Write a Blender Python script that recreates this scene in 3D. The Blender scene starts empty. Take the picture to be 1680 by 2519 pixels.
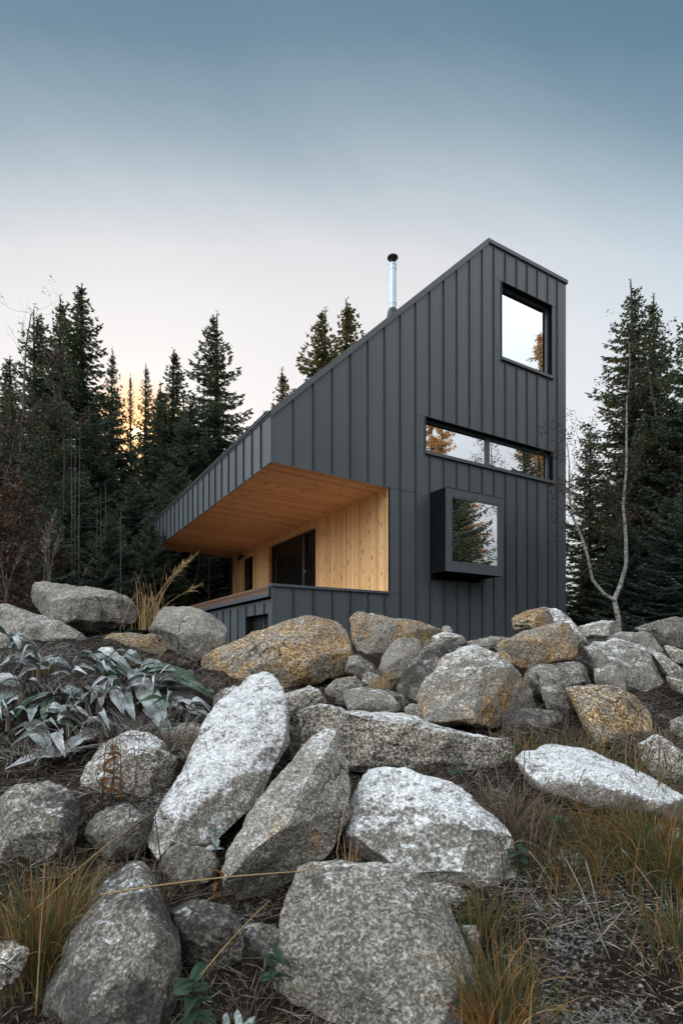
import bpy, bmesh, math, random
import numpy as np
from mathutils import Vector, noise as mnoise
R = math.radians
scene = bpy.context.scene
COL = scene.collection
rng = np.random.default_rng(7)
random.seed(7)

# ---------------------------------------------------------------- frame of reference
F = 1350.0; CX = 840.0; HY = 1606.0        # focal length, centre and horizon of the 1680 x 2519 photograph
ZC = 1.7                                    # camera height
def P(x, y, Y):
    return Vector(((x - CX) / F * Y, Y, ZC + (HY - y) / F * Y))

def tag(o, label=None, cat=None, group=None, kind=None):
    if label: o['label'] = label
    if cat: o['category'] = cat
    if group: o['group'] = group
    if kind: o['kind'] = kind
    return o

def empty(name, loc, rz=0.0):
    o = bpy.data.objects.new(name, None); COL.objects.link(o)
    o.location = loc; o.rotation_euler = (0, 0, rz); o.empty_display_size = .2
    return o

class MB:
    def __init__(s): s.v = []; s.f = []; s.uv = []
    def add(s, verts, faces, uvs=None):
        n = len(s.v); s.v += [tuple(p) for p in verts]
        s.f += [tuple(i + n for i in f) for f in faces]
        if uvs: s.uv += uvs
    def box(s, a, b):
        x0, y0, z0 = a; x1, y1, z1 = b
        s.add([(x0,y0,z0),(x1,y0,z0),(x1,y1,z0),(x0,y1,z0),(x0,y0,z1),(x1,y0,z1),(x1,y1,z1),(x0,y1,z1)],
              [(0,3,2,1),(4,5,6,7),(0,1,5,4),(1,2,6,5),(2,3,7,6),(3,0,4,7)])
    def prism(s, poly, axis_pts):       # poly: list of 3D points, extruded by vector axis_pts
        n = len(poly); e = Vector(axis_pts)
        s.add([Vector(p) for p in poly] + [Vector(p) + e for p in poly],
              [tuple(range(n - 1, -1, -1)), tuple(range(n, 2 * n))] + [(i, (i + 1) % n, n + (i + 1) % n, n + i) for i in range(n)])
    def tube(s, pts, rad, n=6, cap=True):
        pts = [Vector(p) for p in pts]; m = len(pts); vs = []; fs = []
        prev = None
        for i, p in enumerate(pts):
            d = (pts[min(i + 1, m - 1)] - pts[max(i - 1, 0)])
            if d.length < 1e-9: d = Vector((0, 0, 1))
            d.normalize()
            if prev is None:
                a = Vector((1, 0, 0)) if abs(d.x) < .9 else Vector((0, 1, 0))
                u = d.cross(a).normalized()
            else:
                u = (prev - d * prev.dot(d)).normalized()
            prev = u; w = d.cross(u)
            r = rad[i] if hasattr(rad, '__len__') else rad
            for k in range(n):
                an = 2 * math.pi * k / n
                vs.append(p + u * (r * math.cos(an)) + w * (r * math.sin(an)))
        for i in range(m - 1):
            for k in range(n):
                fs.append((i * n + k, i * n + (k + 1) % n, (i + 1) * n + (k + 1) % n, (i + 1) * n + k))
        if cap:
            fs.append(tuple(range(n - 1, -1, -1))); fs.append(tuple(range((m - 1) * n, m * n)))
        s.add(vs, fs)
    def blade(s, pts, w, nrm):          # ribbon with a shallow fold
        pts = [Vector(p) for p in pts]; m = len(pts); vs = []; fs = []
        for i, p in enumerate(pts):
            d = (pts[min(i + 1, m - 1)] - pts[max(i - 1, 0)]).normalized()
            q = d.cross(nrm)
            if q.length < 1e-6: q = Vector((1, 0, 0))
            q.normalize(); k = 1 - (i / (m - 1)) ** 2 * .9
            vs += [p - q * w * k, p + q * w * k]
        fs = [(2*i, 2*i+1, 2*i+3, 2*i+2) for i in range(m - 1)]
        s.add(vs, fs)
    def mesh(s, name):
        me = bpy.data.meshes.new(name); me.from_pydata(s.v, [], s.f)
        if s.uv:
            ul = me.uv_layers.new(name='UVMap')
            ul.data.foreach_set('uv', np.array(s.uv, dtype=np.float32).ravel())
        me.update(); return me
    def build(s, name, mat, parent=None, loc=(0, 0, 0), smooth=False):
        me = s.mesh(name)
        return link(name, me, mat, parent, loc, smooth)

def link(name, me, mat, parent=None, loc=(0, 0, 0), smooth=False):
    me.materials.clear(); me.materials.append(mat)
    if smooth: me.polygons.foreach_set('use_smooth', [True] * len(me.polygons))
    o = bpy.data.objects.new(name, me); COL.objects.link(o)
    o.location = loc
    if parent: o.parent = parent
    return o

def np_mesh(name, verts, quads):
    me = bpy.data.meshes.new(name)
    nv = len(verts); nf = len(quads)
    me.vertices.add(nv); me.vertices.foreach_set('co', np.asarray(verts, np.float32).ravel())
    k = quads.shape[1]
    me.loops.add(nf * k); me.loops.foreach_set('vertex_index', np.asarray(quads, np.int32).ravel())
    me.polygons.add(nf)
    me.polygons.foreach_set('loop_start', np.arange(0, nf * k, k, dtype=np.int32))
    me.update(calc_edges=True); me.validate(); return me

# ---------------------------------------------------------------- materials
class NT:
    def __init__(s, name):
        s.m = bpy.data.materials.new(name); s.m.use_nodes = True
        s.t = s.m.node_tree; s.t.nodes.clear()
        s.out = s.t.nodes.new('ShaderNodeOutputMaterial')
    def n(s, typ, ins=None, **kw):
        nd = s.t.nodes.new(typ)
        for k, v in kw.items(): setattr(nd, k, v)
        for k, v in (ins or {}).items():
            if isinstance(v, bpy.types.NodeSocket): s.t.links.new(v, nd.inputs[k])
            else: nd.inputs[k].default_value = v
        return nd
    def noise(s, vec, scale, detail=3, rough=.55, **k):
        return s.n('ShaderNodeTexNoise', {'Vector': vec, 'Scale': scale, 'Detail': detail, 'Roughness': rough}, **k).outputs['Fac']
    def math(s, op, a, b=0.0, c=None, clamp=False):
        ins = {0: a, 1: b}
        if c is not None: ins[2] = c
        return s.n('ShaderNodeMath', ins, operation=op, use_clamp=clamp).outputs[0]
    def ss(s, v, lo, hi):
        return s.n('ShaderNodeMapRange', {'Value': v, 'From Min': lo, 'From Max': hi}, interpolation_type='SMOOTHSTEP').outputs[0]
    def mix(s, f, a, b, mode='MIX'):
        nd = s.n('ShaderNodeMix', data_type='RGBA', blend_type=mode)
        for key, v in ((0, f), (6, a), (7, b)):
            if isinstance(v, bpy.types.NodeSocket): s.t.links.new(v, nd.inputs[key])
            elif key and len(v) == 3: nd.inputs[key].default_value = (*v, 1)
            else: nd.inputs[key].default_value = v
        return nd.outputs[2]
    def ramp(s, f, stops):
        nd = s.n('ShaderNodeValToRGB', {'Fac': f}); cr = nd.color_ramp
        while len(cr.elements) < len(stops): cr.elements.new(.5)
        for e, (p, c) in zip(cr.elements, stops):
            e.position = p; e.color = (*c, 1)
        return nd.outputs[0]
    def bsdf(s, col, rough=.6, bump=None, bs=.3, bd=.01, **extra):
        ins = {'Base Color': col if isinstance(col, bpy.types.NodeSocket) else (*col, 1), 'Roughness': rough}
        ins.update(extra)
        b = s.n('ShaderNodeBsdfPrincipled', ins)
        if bump is not None:
            bn = s.n('ShaderNodeBump', {'Height': bump, 'Strength': bs, 'Distance': bd})
            s.t.links.new(bn.outputs[0], b.inputs['Normal'])
        return b
    def done(s, sh):
        s.t.links.new(sh.outputs[0], s.out.inputs['Surface']); return s.m
    def coord(s, w='Object'): return s.n('ShaderNodeTexCoord').outputs[w]

def m_plain(name, col, rough=.5, metal=0.0, var=.12, scale=6, spec=.5):
    t = NT(name); c = t.coord()
    n1 = t.noise(c, scale, 4); n2 = t.noise(c, scale * 25, 2)
    k = t.math('ADD', t.math('MULTIPLY', n1, .7), t.math('MULTIPLY', n2, .3))
    a = tuple(x * (1 - var * 2) for x in col); b = tuple(x * (1 + var * 2) for x in col)
    cc = t.ramp(k, [(.25, a), (.75, b)])
    return t.done(t.bsdf(cc, rough, bump=n2, bs=.08, bd=.003, Metallic=metal, **{'Specular IOR Level': spec}))

def m_cladding(name, col):
    t = NT(name); c = t.coord()
    mp = t.n('ShaderNodeMapping', {'Vector': c, 'Scale': (1, 1, .25)}).outputs[0]
    n1 = t.noise(mp, 1.3, 4); n2 = t.noise(c, 160, 2); n3 = t.noise(mp, 9, 4)
    cell = t.n('ShaderNodeTexWhiteNoise', {'Vector': t.n('ShaderNodeVectorMath', {0: t.n('ShaderNodeMapping', {'Vector': c, 'Scale': (2.2, 1.9, 0)}).outputs[0]}, operation='FLOOR').outputs[0]}, noise_dimensions='3D').outputs[0]
    k = t.math('ADD', t.math('ADD', t.math('MULTIPLY', n1, .4), t.math('MULTIPLY', n2, .35)), t.math('MULTIPLY', cell, .25))
    cc = t.ramp(k, [(.25, tuple(x * .72 for x in col)), (.75, tuple(x * 1.28 for x in col))])
    h = t.math('ADD', t.math('MULTIPLY', n2, .25), t.math('MULTIPLY', n1, 2.2))
    rr = t.math('ADD', .34, t.math('MULTIPLY', n3, .16))
    return t.done(t.bsdf(cc, rr, bump=h, bs=.16, bd=.02))

def m_wood(name, base, dark, plank=.115, knots=True, sat=1.0, gap=.035, knot_col=(.12, .045, .015)):
    t = NT(name)
    uv = t.n('ShaderNodeUVMap', uv_map='UVMap').outputs[0]
    sp = t.n('ShaderNodeSeparateXYZ', {0: uv})
    u = t.math('DIVIDE', sp.outputs[0], plank)
    fl = t.math('FLOOR', u); fr = t.math('SUBTRACT', u, fl)
    rnd = t.n('ShaderNodeTexWhiteNoise', {'W': fl}, noise_dimensions='1D').outputs[0]
    gv = t.n('ShaderNodeCombineXYZ', {0: t.math('MULTIPLY', sp.outputs[0], 34.0), 1: t.math('ADD', t.math('MULTIPLY', sp.outputs[1], 1.6), t.math('MULTIPLY', rnd, 37.0)), 2: t.math('MULTIPLY', rnd, 11.0)}).outputs[0]
    g = t.noise(gv, 1.0, 5, .6, )
    k = t.math('ADD', t.math('MULTIPLY', rnd, .55), t.math('MULTIPLY', g, .5))
    col = t.ramp(k, [(.12, dark), (.5, tuple((a + b) / 2 for a, b in zip(base, dark))), (.85, base)])
    if knots:
        kv = t.n('ShaderNodeCombineXYZ', {0: t.math('ADD', t.math('MULTIPLY', sp.outputs[0], 9.5), t.math('MULTIPLY', g, .12)), 1: t.math('ADD', t.math('MULTIPLY', sp.outputs[1], 3.6), t.math('MULTIPLY', rnd, 19.0)), 2: 0.0}).outputs[0]
        vo = t.n('ShaderNodeTexVoronoi', {'Vector': kv, 'Scale': 1.0, 'Randomness': 1.0})
        sz = t.math('MULTIPLY', t.n('ShaderNodeSeparateXYZ', {0: vo.outputs['Color']}).outputs[0], .25)
        kn = t.ss(t.math('SUBTRACT', vo.outputs['Distance'], sz), .03, -.03)
        halo = t.ss(t.math('SUBTRACT', vo.outputs['Distance'], sz), .22, .0)
        col = t.mix(t.math('MULTIPLY', halo, .5), col, tuple(x * q_ for x, q_ in zip(base, (.62, .5, .38))))
        col = t.mix(t.math('MULTIPLY', kn, .9), col, knot_col)
    e = t.math('ABSOLUTE', t.math('SUBTRACT', fr, .5))
    gp = t.ss(e, .5 - gap, .5 - gap * .35)
    col = t.mix(t.math('MULTIPLY', gp, .8), col, tuple(x * .2 for x in dark))
    h = t.math('SUBTRACT', t.math('MULTIPLY', g, .15), gp)
    return t.done(t.bsdf(col, .55, bump=h, bs=.5, bd=.006))

def m_glass(name, refl=.8, tint=(.012, .014, .015)):
    t = NT(name); c = t.coord()
    w = t.noise(c, 1.1, 2)
    b = t.n('ShaderNodeBump', {'Height': w, 'Strength': .05, 'Distance': .02}).outputs[0]
    gl = t.n('ShaderNodeBsdfGlossy', {'Color': (.93, .96, 1, 1), 'Roughness': .0, 'Normal': b})
    df = t.n('ShaderNodeBsdfDiffuse', {'Color': (*tint, 1)})
    mx = t.n('ShaderNodeMixShader', {0: refl}); t.t.links.new(df.outputs[0], mx.inputs[1]); t.t.links.new(gl.outputs[0], mx.inputs[2])
    return t.done(mx)

def m_leafy(name, cols, trans=.3, frost=0.0, rough=.6, tcol=None, scale=3.0):
    t = NT(name)
    isl = t.n('ShaderNodeNewGeometry').outputs['Random Per Island']
    c = t.coord(); nz = t.noise(c, scale, 3)
    k = t.math('ADD', t.math('MULTIPLY', isl, .6), t.math('MULTIPLY', nz, .4))
    st = [(i / max(1, len(cols) - 1), q) for i, q in enumerate(cols)]
    st = [(.12 + .76 * p, q) for p, q in st]
    col = t.ramp(k, st)
    if frost > 0:
        geo = t.n('ShaderNodeNewGeometry')
        f = t.noise(c, 130, 4, .7)
        f2 = t.noise(c, 9, 3)
        ff = t.ss(t.math('ADD', t.math('MULTIPLY', f, .7), t.math('MULTIPLY', f2, .6)), 1.0 - frost * .62, 1.42 - frost * .62)
        col = t.mix(ff, col, (.74, .79, .82))
    b = t.bsdf(col, rough)
    b.inputs['Specular IOR Level'].default_value = .3
    tr = t.n('ShaderNodeBsdfTranslucent', {'Color': col if tcol is None else (*tcol, 1)})
    mx = t.n('ShaderNodeMixShader', {0: trans}); t.t.links.new(b.outputs[0], mx.inputs[1]); t.t.links.new(tr.outputs[0], mx.inputs[2])
    return t.done(mx)

def m_rock():
    t = NT('granite')
    oi = t.n('ShaderNodeObjectInfo')
    sc = t.n('ShaderNodeSeparateColor', {0: oi.outputs['Color']})
    frost, ochre, dark = sc.outputs[0], sc.outputs[1], sc.outputs[2]; algae = oi.outputs['Alpha']
    off = t.n('ShaderNodeCombineXYZ', {0: t.math('MULTIPLY', oi.outputs['Random'], 91.0), 1: t.math('MULTIPLY', oi.outputs['Random'], 53.0), 2: 0.0}).outputs[0]
    gsc = t.math('ADD', .7, t.math('MULTIPLY', t.n('ShaderNodeTexWhiteNoise', {'W': t.math('ADD', oi.outputs['Random'], 3.7)}, noise_dimensions='1D').outputs[0], .75))
    c = t.n('ShaderNodeVectorMath', {0: t.n('ShaderNodeVectorMath', {0: t.coord(), 'Scale': gsc}, operation='SCALE').outputs[0], 1: off}, operation='ADD').outputs[0]
    s1 = t.noise(c, 78, 4, .7); s2 = t.noise(c, 33, 4, .68); big = t.noise(c, 2.6, 5, .6); mid = t.noise(c, 8, 5, .65)
    spv = t.n('ShaderNodeTexVoronoi', {'Vector': c, 'Scale': 120.0}).outputs['Color']
    sp = t.n('ShaderNodeSeparateXYZ', {0: spv}).outputs[0]
    k = t.math('ADD', t.math('ADD', t.math('MULTIPLY', s1, .38), t.math('MULTIPLY', s2, .26)), t.math('MULTIPLY', sp, .22))
    k = t.math('ADD', k, t.math('MULTIPLY', t.math('SUBTRACT', mid, .5), .13))
    grey = t.ramp(k, [(.30, (.02, .019, .017)), (.385, (.085, .075, .06)), (.45, (.225, .198, .16)), (.53, (.43, .395, .335)), (.61, (.72, .695, .63))])
    och = t.ramp(k, [(.30, (.02, .013, .007)), (.385, (.10, .055, .02)), (.45, (.24, .14, .053)), (.53, (.43, .29, .13)), (.61, (.64, .52, .34))])
    grey = t.mix(t.math('ADD', .03, t.math('MULTIPLY', t.n('ShaderNodeTexWhiteNoise', {'W': oi.outputs['Random']}, noise_dimensions='1D').outputs[0], .42)), grey, t.mix(s2, (.16, .15, .135), (.36, .345, .32)))
    pm = t.ss(t.math('ADD', t.math('MULTIPLY', big, .7), t.math('MULTIPLY', mid, .3)), t.math('SUBTRACT', .78, t.math('MULTIPLY', ochre, .5)), t.math('SUBTRACT', .92, t.math('MULTIPLY', ochre, .5)))
    col = t.mix(t.math('MULTIPLY', pm, t.math('ADD', .28, t.math('MULTIPLY', t.ss(mid, .36, .62), .66))), grey, och)
    # lichen and algae patches
    al = t.noise(t.n('ShaderNodeVectorMath', {0: c, 1: (7.1, 3.3, 9.7)}, operation='ADD').outputs[0], 4.5, 5, .65)
    am = t.ss(al, t.math('SUBTRACT', .74, t.math('MULTIPLY', algae, .25)), t.math('SUBTRACT', .84, t.math('MULTIPLY', algae, .25)))
    col = t.mix(t.math('MULTIPLY', am, .55), col, t.mix(s1, (.05, .055, .015), (.34, .34, .16)))
    # dark weathering stains
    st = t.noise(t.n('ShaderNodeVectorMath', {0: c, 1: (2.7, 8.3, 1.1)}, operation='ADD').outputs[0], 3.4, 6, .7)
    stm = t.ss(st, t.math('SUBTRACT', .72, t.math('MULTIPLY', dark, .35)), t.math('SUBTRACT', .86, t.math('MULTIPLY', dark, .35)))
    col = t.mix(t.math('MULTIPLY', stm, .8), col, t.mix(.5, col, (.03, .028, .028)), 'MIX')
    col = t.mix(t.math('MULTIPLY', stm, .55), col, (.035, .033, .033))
    # pale quartz patches
    qz = t.noise(t.n('ShaderNodeVectorMath', {0: c, 1: (5.7, 1.3, 4.1)}, operation='ADD').outputs[0], 5.5, 4, .7)
    qm = t.ss(qz, .66, .76)
    col = t.mix(t.math('MULTIPLY', qm, t.math('MULTIPLY', t.ss(s2, .42, .56), .75)), col, (.78, .77, .74))
    # broad tone changes, dark stone with dimming of the lower boulders painted in, cracks
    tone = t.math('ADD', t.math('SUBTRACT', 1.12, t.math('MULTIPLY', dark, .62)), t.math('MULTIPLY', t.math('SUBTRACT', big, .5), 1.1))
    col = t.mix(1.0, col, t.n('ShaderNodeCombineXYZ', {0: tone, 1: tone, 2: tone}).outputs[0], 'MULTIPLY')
    wv = t.n('ShaderNodeVectorMath', {0: c, 1: t.n('ShaderNodeVectorMath', {0: t.n('ShaderNodeTexNoise', {'Vector': c, 'Scale': 5.0, 'Detail': 4.0}).outputs['Color'], 1: (.22, .22, .22)}, operation='MULTIPLY').outputs[0]}, operation='ADD').outputs[0]
    ce = t.n('ShaderNodeTexVoronoi', {'Vector': wv, 'Scale': 2.3}, feature='DISTANCE_TO_EDGE').outputs['Distance']
    cr = t.math('MULTIPLY', t.ss(ce, .016, .003), t.ss(t.noise(c, 1.7, 2), .52, .60))
    col = t.mix(t.math('MULTIPLY', cr, .85), col, (.02, .018, .016))
    # frost on the faces open to the sky
    nz = t.n('ShaderNodeSeparateXYZ', {0: t.n('ShaderNodeNewGeometry').outputs['Normal']}).outputs[2]
    fn = t.math('ADD', t.math('MULTIPLY', t.math('SUBTRACT', mid, .5), 1.1), t.math('MULTIPLY', t.math('SUBTRACT', t.math('ADD', t.math('MULTIPLY', s2, .6), t.math('MULTIPLY', s1, .4)), .48), 2.4))
    fv = t.math('ADD', nz, fn)
    lo = t.math('SUBTRACT', 1.08, t.math('MULTIPLY', frost, .92))
    fm = t.ss(fv, lo, t.math('ADD', lo, .62))
    fm = t.math('MULTIPLY', fm, t.ss(frost, .02, .2))
    fm = t.math('MULTIPLY', fm, t.math('ADD', .42, t.math('MULTIPLY', t.ss(k, .36, .50), .52)))
    col = t.mix(fm, col, (.735, .755, .77))
    rough = t.math('ADD', .78, t.math('MULTIPLY', fm, .15))
    h = t.math('ADD', t.math('ADD', t.math('MULTIPLY', s1, .45), t.math('MULTIPLY', s2, .8)), t.math('SUBTRACT', t.math('MULTIPLY', mid, 1.6), t.math('MULTIPLY', cr, 1.2)))
    b = t.bsdf(col, rough, bump=h, bs=.75, bd=.012)
    b.inputs['Specular IOR Level'].default_value = .25
    return t.done(b)

def m_ground():
    t = NT('soil'); c = t.coord()
    a = t.noise(c, 55, 5, .75); b = t.noise(c, 14, 5, .65); g = t.noise(c, 1.6, 4)
    col = t.ramp(t.math('ADD', t.math('MULTIPLY', a, .6), t.math('MULTIPLY', b, .4)), [(.3, (.004, .0035, .003)), (.47, (.016, .012, .009)), (.6, (.05, .037, .026)), (.75, (.13, .10, .08))])
    nz = t.n('ShaderNodeSeparateXYZ', {0: t.n('ShaderNodeNewGeometry').outputs['Normal']}).outputs[2]
    pos = t.n('ShaderNodeSeparateXYZ', {0: c}).outputs[1]
    near = t.ss(pos, 11, 7)
    f = t.ss(t.math('ADD', t.math('MULTIPLY', a, .8), t.math('MULTIPLY', g, .7)), .82, 1.05)
    col = t.mix(t.math('MULTIPLY', t.math('MULTIPLY', f, near), .75), col, (.62, .65, .66))
    h = t.math('ADD', t.math('MULTIPLY', a, .6), b)
    bs = t.bsdf(col, .95, bump=h, bs=1.0, bd=.04)
    bs.inputs['Specular IOR Level'].default_value = .1
    return t.done(bs)

def m_bark(name, a, b, birch=False, scale=10):
    t = NT(name); c = t.coord()
    mp = t.n('ShaderNodeMapping', {'Vector': c, 'Scale': (1, 1, 3.5) if birch else (1, 1, .2)}).outputs[0]
    n = t.noise(mp, scale, 5, .7)
    col = t.ramp(n, [(.38, a), (.58, b)] if birch else [(.3, a), (.7, b)])
    return t.done(t.bsdf(col, .85, bump=n, bs=.5, bd=.02))

M = {}
M['clad'] = m_cladding('dark_metal_cladding', (.078, .093, .104))
M['clad_rib'] = m_plain('metal_standing_seam', (.03, .037, .041), .5)
M['clad_dark'] = m_plain('metal_trim', (.076, .09, .101), .45)
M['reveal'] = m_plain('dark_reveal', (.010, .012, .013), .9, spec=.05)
M['frame'] = m_plain('window_frame_metal', (.085, .10, .108), .38)
M['wood_wall'] = m_wood('larch_cladding', (.92, .63, .32), (.60, .33, .13), plank=.105)
M['wood_soffit'] = m_wood('larch_soffit', (.84, .52, .30), (.50, .27, .15), plank=.10, knots=True, gap=.05)
M['wood_old'] = m_wood('weathered_planks', (.20, .11, .065), (.045, .028, .02), plank=.085, knots=True, gap=.06)
M['glass'] = m_glass('window_glass', .9)
M['wood_deck'] = m_wood('larch_decking', (.55, .34, .18), (.36, .2, .1), plank=.14, knots=False)
M['glass_dark'] = m_glass('door_glass', .10, (.012, .011, .010))
M['steel'] = m_plain('flue_steel', (.48, .60, .68), .42, .55, .05)
M['black'] = m_plain('black_metal', (.012, .013, .014), .5)
M['chrome'] = m_plain('bright_metal', (.55, .57, .58), .3, .8, .03)
M['rock'] = m_rock()
M['soil'] = m_ground()
M['spruce'] = m_leafy('spruce_needles', [(.040, .070, .062), (.062, .102, .086), (.095, .135, .10)], .28, tcol=(.11, .12, .05))
M['spruce_sunlit'] = m_leafy('spruce_needles_sunlit', [(.045, .075, .058), (.07, .10, .066), (.11, .12, .06)], .34, tcol=(.16, .135, .045))  # warmer copy of the spruce needles, golden sunlight put into the colour
M['larch'] = m_leafy('larch_needles', [(.30, .15, .05), (.45, .25, .09), (.60, .40, .18)], .4)
M['redleaf'] = m_leafy('dry_leaves', [(.03, .019, .014), (.06, .033, .021), (.11, .062, .034)], .3)
M['bark'] = m_bark('dark_bark', (.015, .011, .009), (.06, .045, .036))
M['bark_pale'] = m_bark('pale_bark', (.06, .052, .045), (.15, .135, .12))
M['birch'] = m_bark('birch_bark', (.035, .03, .027), (.33, .315, .29), True, 9)
M['straw'] = m_leafy('dry_straw', [(.16, .09, .035), (.34, .22, .09), (.50, .39, .21)], .2)
M['grass'] = m_leafy('autumn_grass', [(.028, .055, .028), (.06, .092, .036), (.11, .095, .04), (.23, .12, .038), (.38, .28, .14)], .25)
M['straw_rust'] = m_leafy('rust_grass', [(.10, .045, .014), (.24, .10, .025), (.36, .18, .05)], .25)
M['frost_straw'] = m_leafy('frosted_litter', [(.03, .024, .018), (.085, .068, .052), (.19, .165, .14), (.46, .47, .48)], .05, scale=1.2)
M['tangle'] = m_leafy('dead_stalks', [(.025, .018, .013), (.075, .055, .04), (.16, .125, .09), (.25, .2, .15)], .1)
M['leaf'] = m_leafy('frosted_green_leaf', [(.018, .045, .024), (.03, .07, .036), (.05, .09, .045)], .2, .60, scale=8)
M['leaf_white'] = m_leafy('heavily_frosted_leaf', [(.05, .052, .05), (.10, .098, .09), (.17, .17, .165)], .1, .88, scale=8)
M['leaf_grey'] = m_leafy('grey_green_leaf', [(.04, .065, .048), (.065, .10, .075), (.10, .135, .11)], .15, .80, scale=8)
M['leaf_dead'] = m_leafy('dead_leaf', [(.02, .014, .012), (.05, .037, .033), (.09, .072, .065)], .1, .56, scale=8)
M['leaf_herb'] = m_leafy('herb_leaf', [(.016, .042, .024), (.03, .062, .034), (.055, .09, .045)], .25, .42, scale=12)
M['leaf_orange'] = m_leafy('orange_leaf', [(.05, .022, .01), (.13, .05, .014), (.25, .105, .025)], .3)
M['pebble'] = m_leafy('pebbles', [(.03, .025, .02), (.085, .07, .055), (.16, .12, .085), (.27, .25, .23)], 0)
# ---------------------------------------------------------------- camera, sky, sun
cam = bpy.data.objects.new('camera', bpy.data.cameras.new('camera')); COL.objects.link(cam)
cam.location = (0, 0, ZC); cam.rotation_euler = (R(90), 0, 0)
cam.data.sensor_fit = 'HORIZONTAL'; cam.data.sensor_width = 36
cam.data.lens = 36 * F / 1680
cam.data.shift_x = 0; cam.data.shift_y = (HY - 1259.5) / 1680
cam.data.clip_start = .05; cam.data.clip_end = 5000
scene.camera = cam
SUN = Vector((-.372, 1.0, .400)).normalized()
SUN_EL = math.asin(SUN.z); SUN_AZ = math.atan2(SUN.x, SUN.y)

w = bpy.data.worlds.new('World'); scene.world = w; w.use_nodes = True
T = NT('tmp_sky_builder'); bpy.data.materials.remove(T.m)
T.t = w.node_tree; T.t.nodes.clear()
gen = T.n('ShaderNodeTexCoord').outputs['Generated']
dirn = T.n('ShaderNodeVectorMath', {0: gen}, operation='NORMALIZE').outputs[0]
sx = T.n('ShaderNodeSeparateXYZ', {0: dirn})
dz = sx.outputs[2]; dy = sx.outputs[1]; dx = sx.outputs[0]
sky = T.n('ShaderNodeTexSky', sky_type='NISHITA', sun_disc=False, sun_elevation=SUN_EL, sun_rotation=SUN_AZ, air_density=1.0, dust_density=1.5, ozone_density=1.5)
dots = T.n('ShaderNodeVectorMath', {0: dirn, 1: tuple(SUN)}, operation='DOT_PRODUCT').outputs['Value']
# high thin cloud: soft streaks
cm = T.n('ShaderNodeMapping', {'Vector': T.n('ShaderNodeMapping', {'Vector': dirn, 'Rotation': (0, R(-24), 0)}).outputs[0], 'Scale': (1.3, 1.3, 5.5)}).outputs[0]
cl = T.noise(cm, 1.6, 5, .55)
azf = T.math('SUBTRACT', 1.0, dots)                               # 0 towards the sun
el = T.math('ADD', T.math('ADD', dz, T.math('ADD', T.math('MULTIPLY', azf, .05), T.math('MULTIPLY', T.math('MULTIPLY', dx, dx), .34))), T.math('MULTIPLY', T.math('SUBTRACT', cl, .5), .045))
front = T.ramp(el, [(0.0, (.96, .91, .89)), (.42, (.94, .91, .91)), (.54, (.87, .855, .865)), (.60, (.78, .785, .81)), (.65, (.56, .63, .68)), (.70, (.33, .43, .505)), (.755, (.17, .275, .36)), (.83, (.095, .19, .275)), (1.0, (.08, .17, .255))])
right = T.math('MULTIPLY', T.ss(dx, .05, .55), .75)
front = T.mix(right, front, T.ramp(el, [(0.0, (.90, .94, .96)), (.42, (.84, .91, .95)), (.54, (.72, .82, .88)), (.605, (.54, .67, .75)), (.655, (.35, .48, .57)), (.705, (.20, .32, .41)), (.77, (.11, .215, .31)), (.84, (.085, .18, .27)), (1.0, (.075, .16, .25))]))
back = T.ramp(dz, [(0.0, (.18, .18, .18)), (.13, (.42, .42, .42)), (.23, (1.0, 1.02, 1.03)), (.6, (.98, 1.04, 1.08)), (1.0, (.95, 1.03, 1.10))])
lf = T.math('ADD', T.math('ADD', .33, T.math('MULTIPLY', T.ss(dx, -.15, -.65), 3.1)), T.math('ADD', T.math('MULTIPLY', T.ss(dx, .15, .6), .40), T.math('MULTIPLY', T.ss(dz, .25, .8), 1.35)))
back = T.mix(1.0, T.n('ShaderNodeCombineXYZ', {0: lf, 1: lf, 2: lf}).outputs[0], back, 'MULTIPLY')
bf = T.ss(dy, .50, -.10)
col = T.mix(bf, front, back)
# aureole and the sun itself, low behind the trees
au = T.math('MULTIPLY', T.math('POWER', T.math('MAXIMUM', dots, 0.0), 500.0), .25)
au2 = T.math('MULTIPLY', T.math('POWER', T.math('MAXIMUM', dots, 0.0), 5000.0), 4.0)
disc = T.math('MULTIPLY', T.ss(dots, math.cos(R(.8)), math.cos(R(.35))), 7.0)
def scaled(f, c): return T.mix(1.0, T.n('ShaderNodeCombineXYZ', {0: f, 1: f, 2: f}).outputs[0], c, 'MULTIPLY')
col = T.mix(1.0, col, scaled(au, (1.0, .55, .24)), 'ADD')
col = T.mix(T.math('MULTIPLY', T.ss(dots, math.cos(R(5.5)), math.cos(R(1.0))), .9), col, (1.55, .78, .30))
col = T.mix(1.0, col, scaled(au2, (1.0, .50, .16)), 'ADD')
col = T.mix(1.0, col, scaled(disc, (1.0, .82, .55)), 'ADD')
col = T.mix(1.0, col, (10, 10, 10), 'MULTIPLY')
col = T.mix(.06, col, sky.outputs[0])
bg = T.n('ShaderNodeBackground', {'Color': col, 'Strength': .1})
wo = T.n('ShaderNodeOutputWorld'); T.t.links.new(bg.outputs[0], wo.inputs[0])

sl = bpy.data.lights.new('sun', 'SUN'); sl.energy = 3.2; sl.angle = R(.5); sl.color = (1.0, .74, .46)
so = bpy.data.objects.new('sun', sl); COL.objects.link(so)
so.rotation_euler = (-SUN).to_track_quat('-Z', 'Y').to_euler(); so.location = SUN * 60
scene.view_settings.view_transform = 'Standard'; scene.view_settings.look = 'None'
scene.view_settings.exposure = 0; scene.view_settings.gamma = 1
scene.cycles.max_bounces = 6; scene.cycles.diffuse_bounces = 3; scene.cycles.glossy_bounces = 3
scene.cycles.transparent_max_bounces = 4; scene.cycles.sample_clamp_indirect = 4

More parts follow.
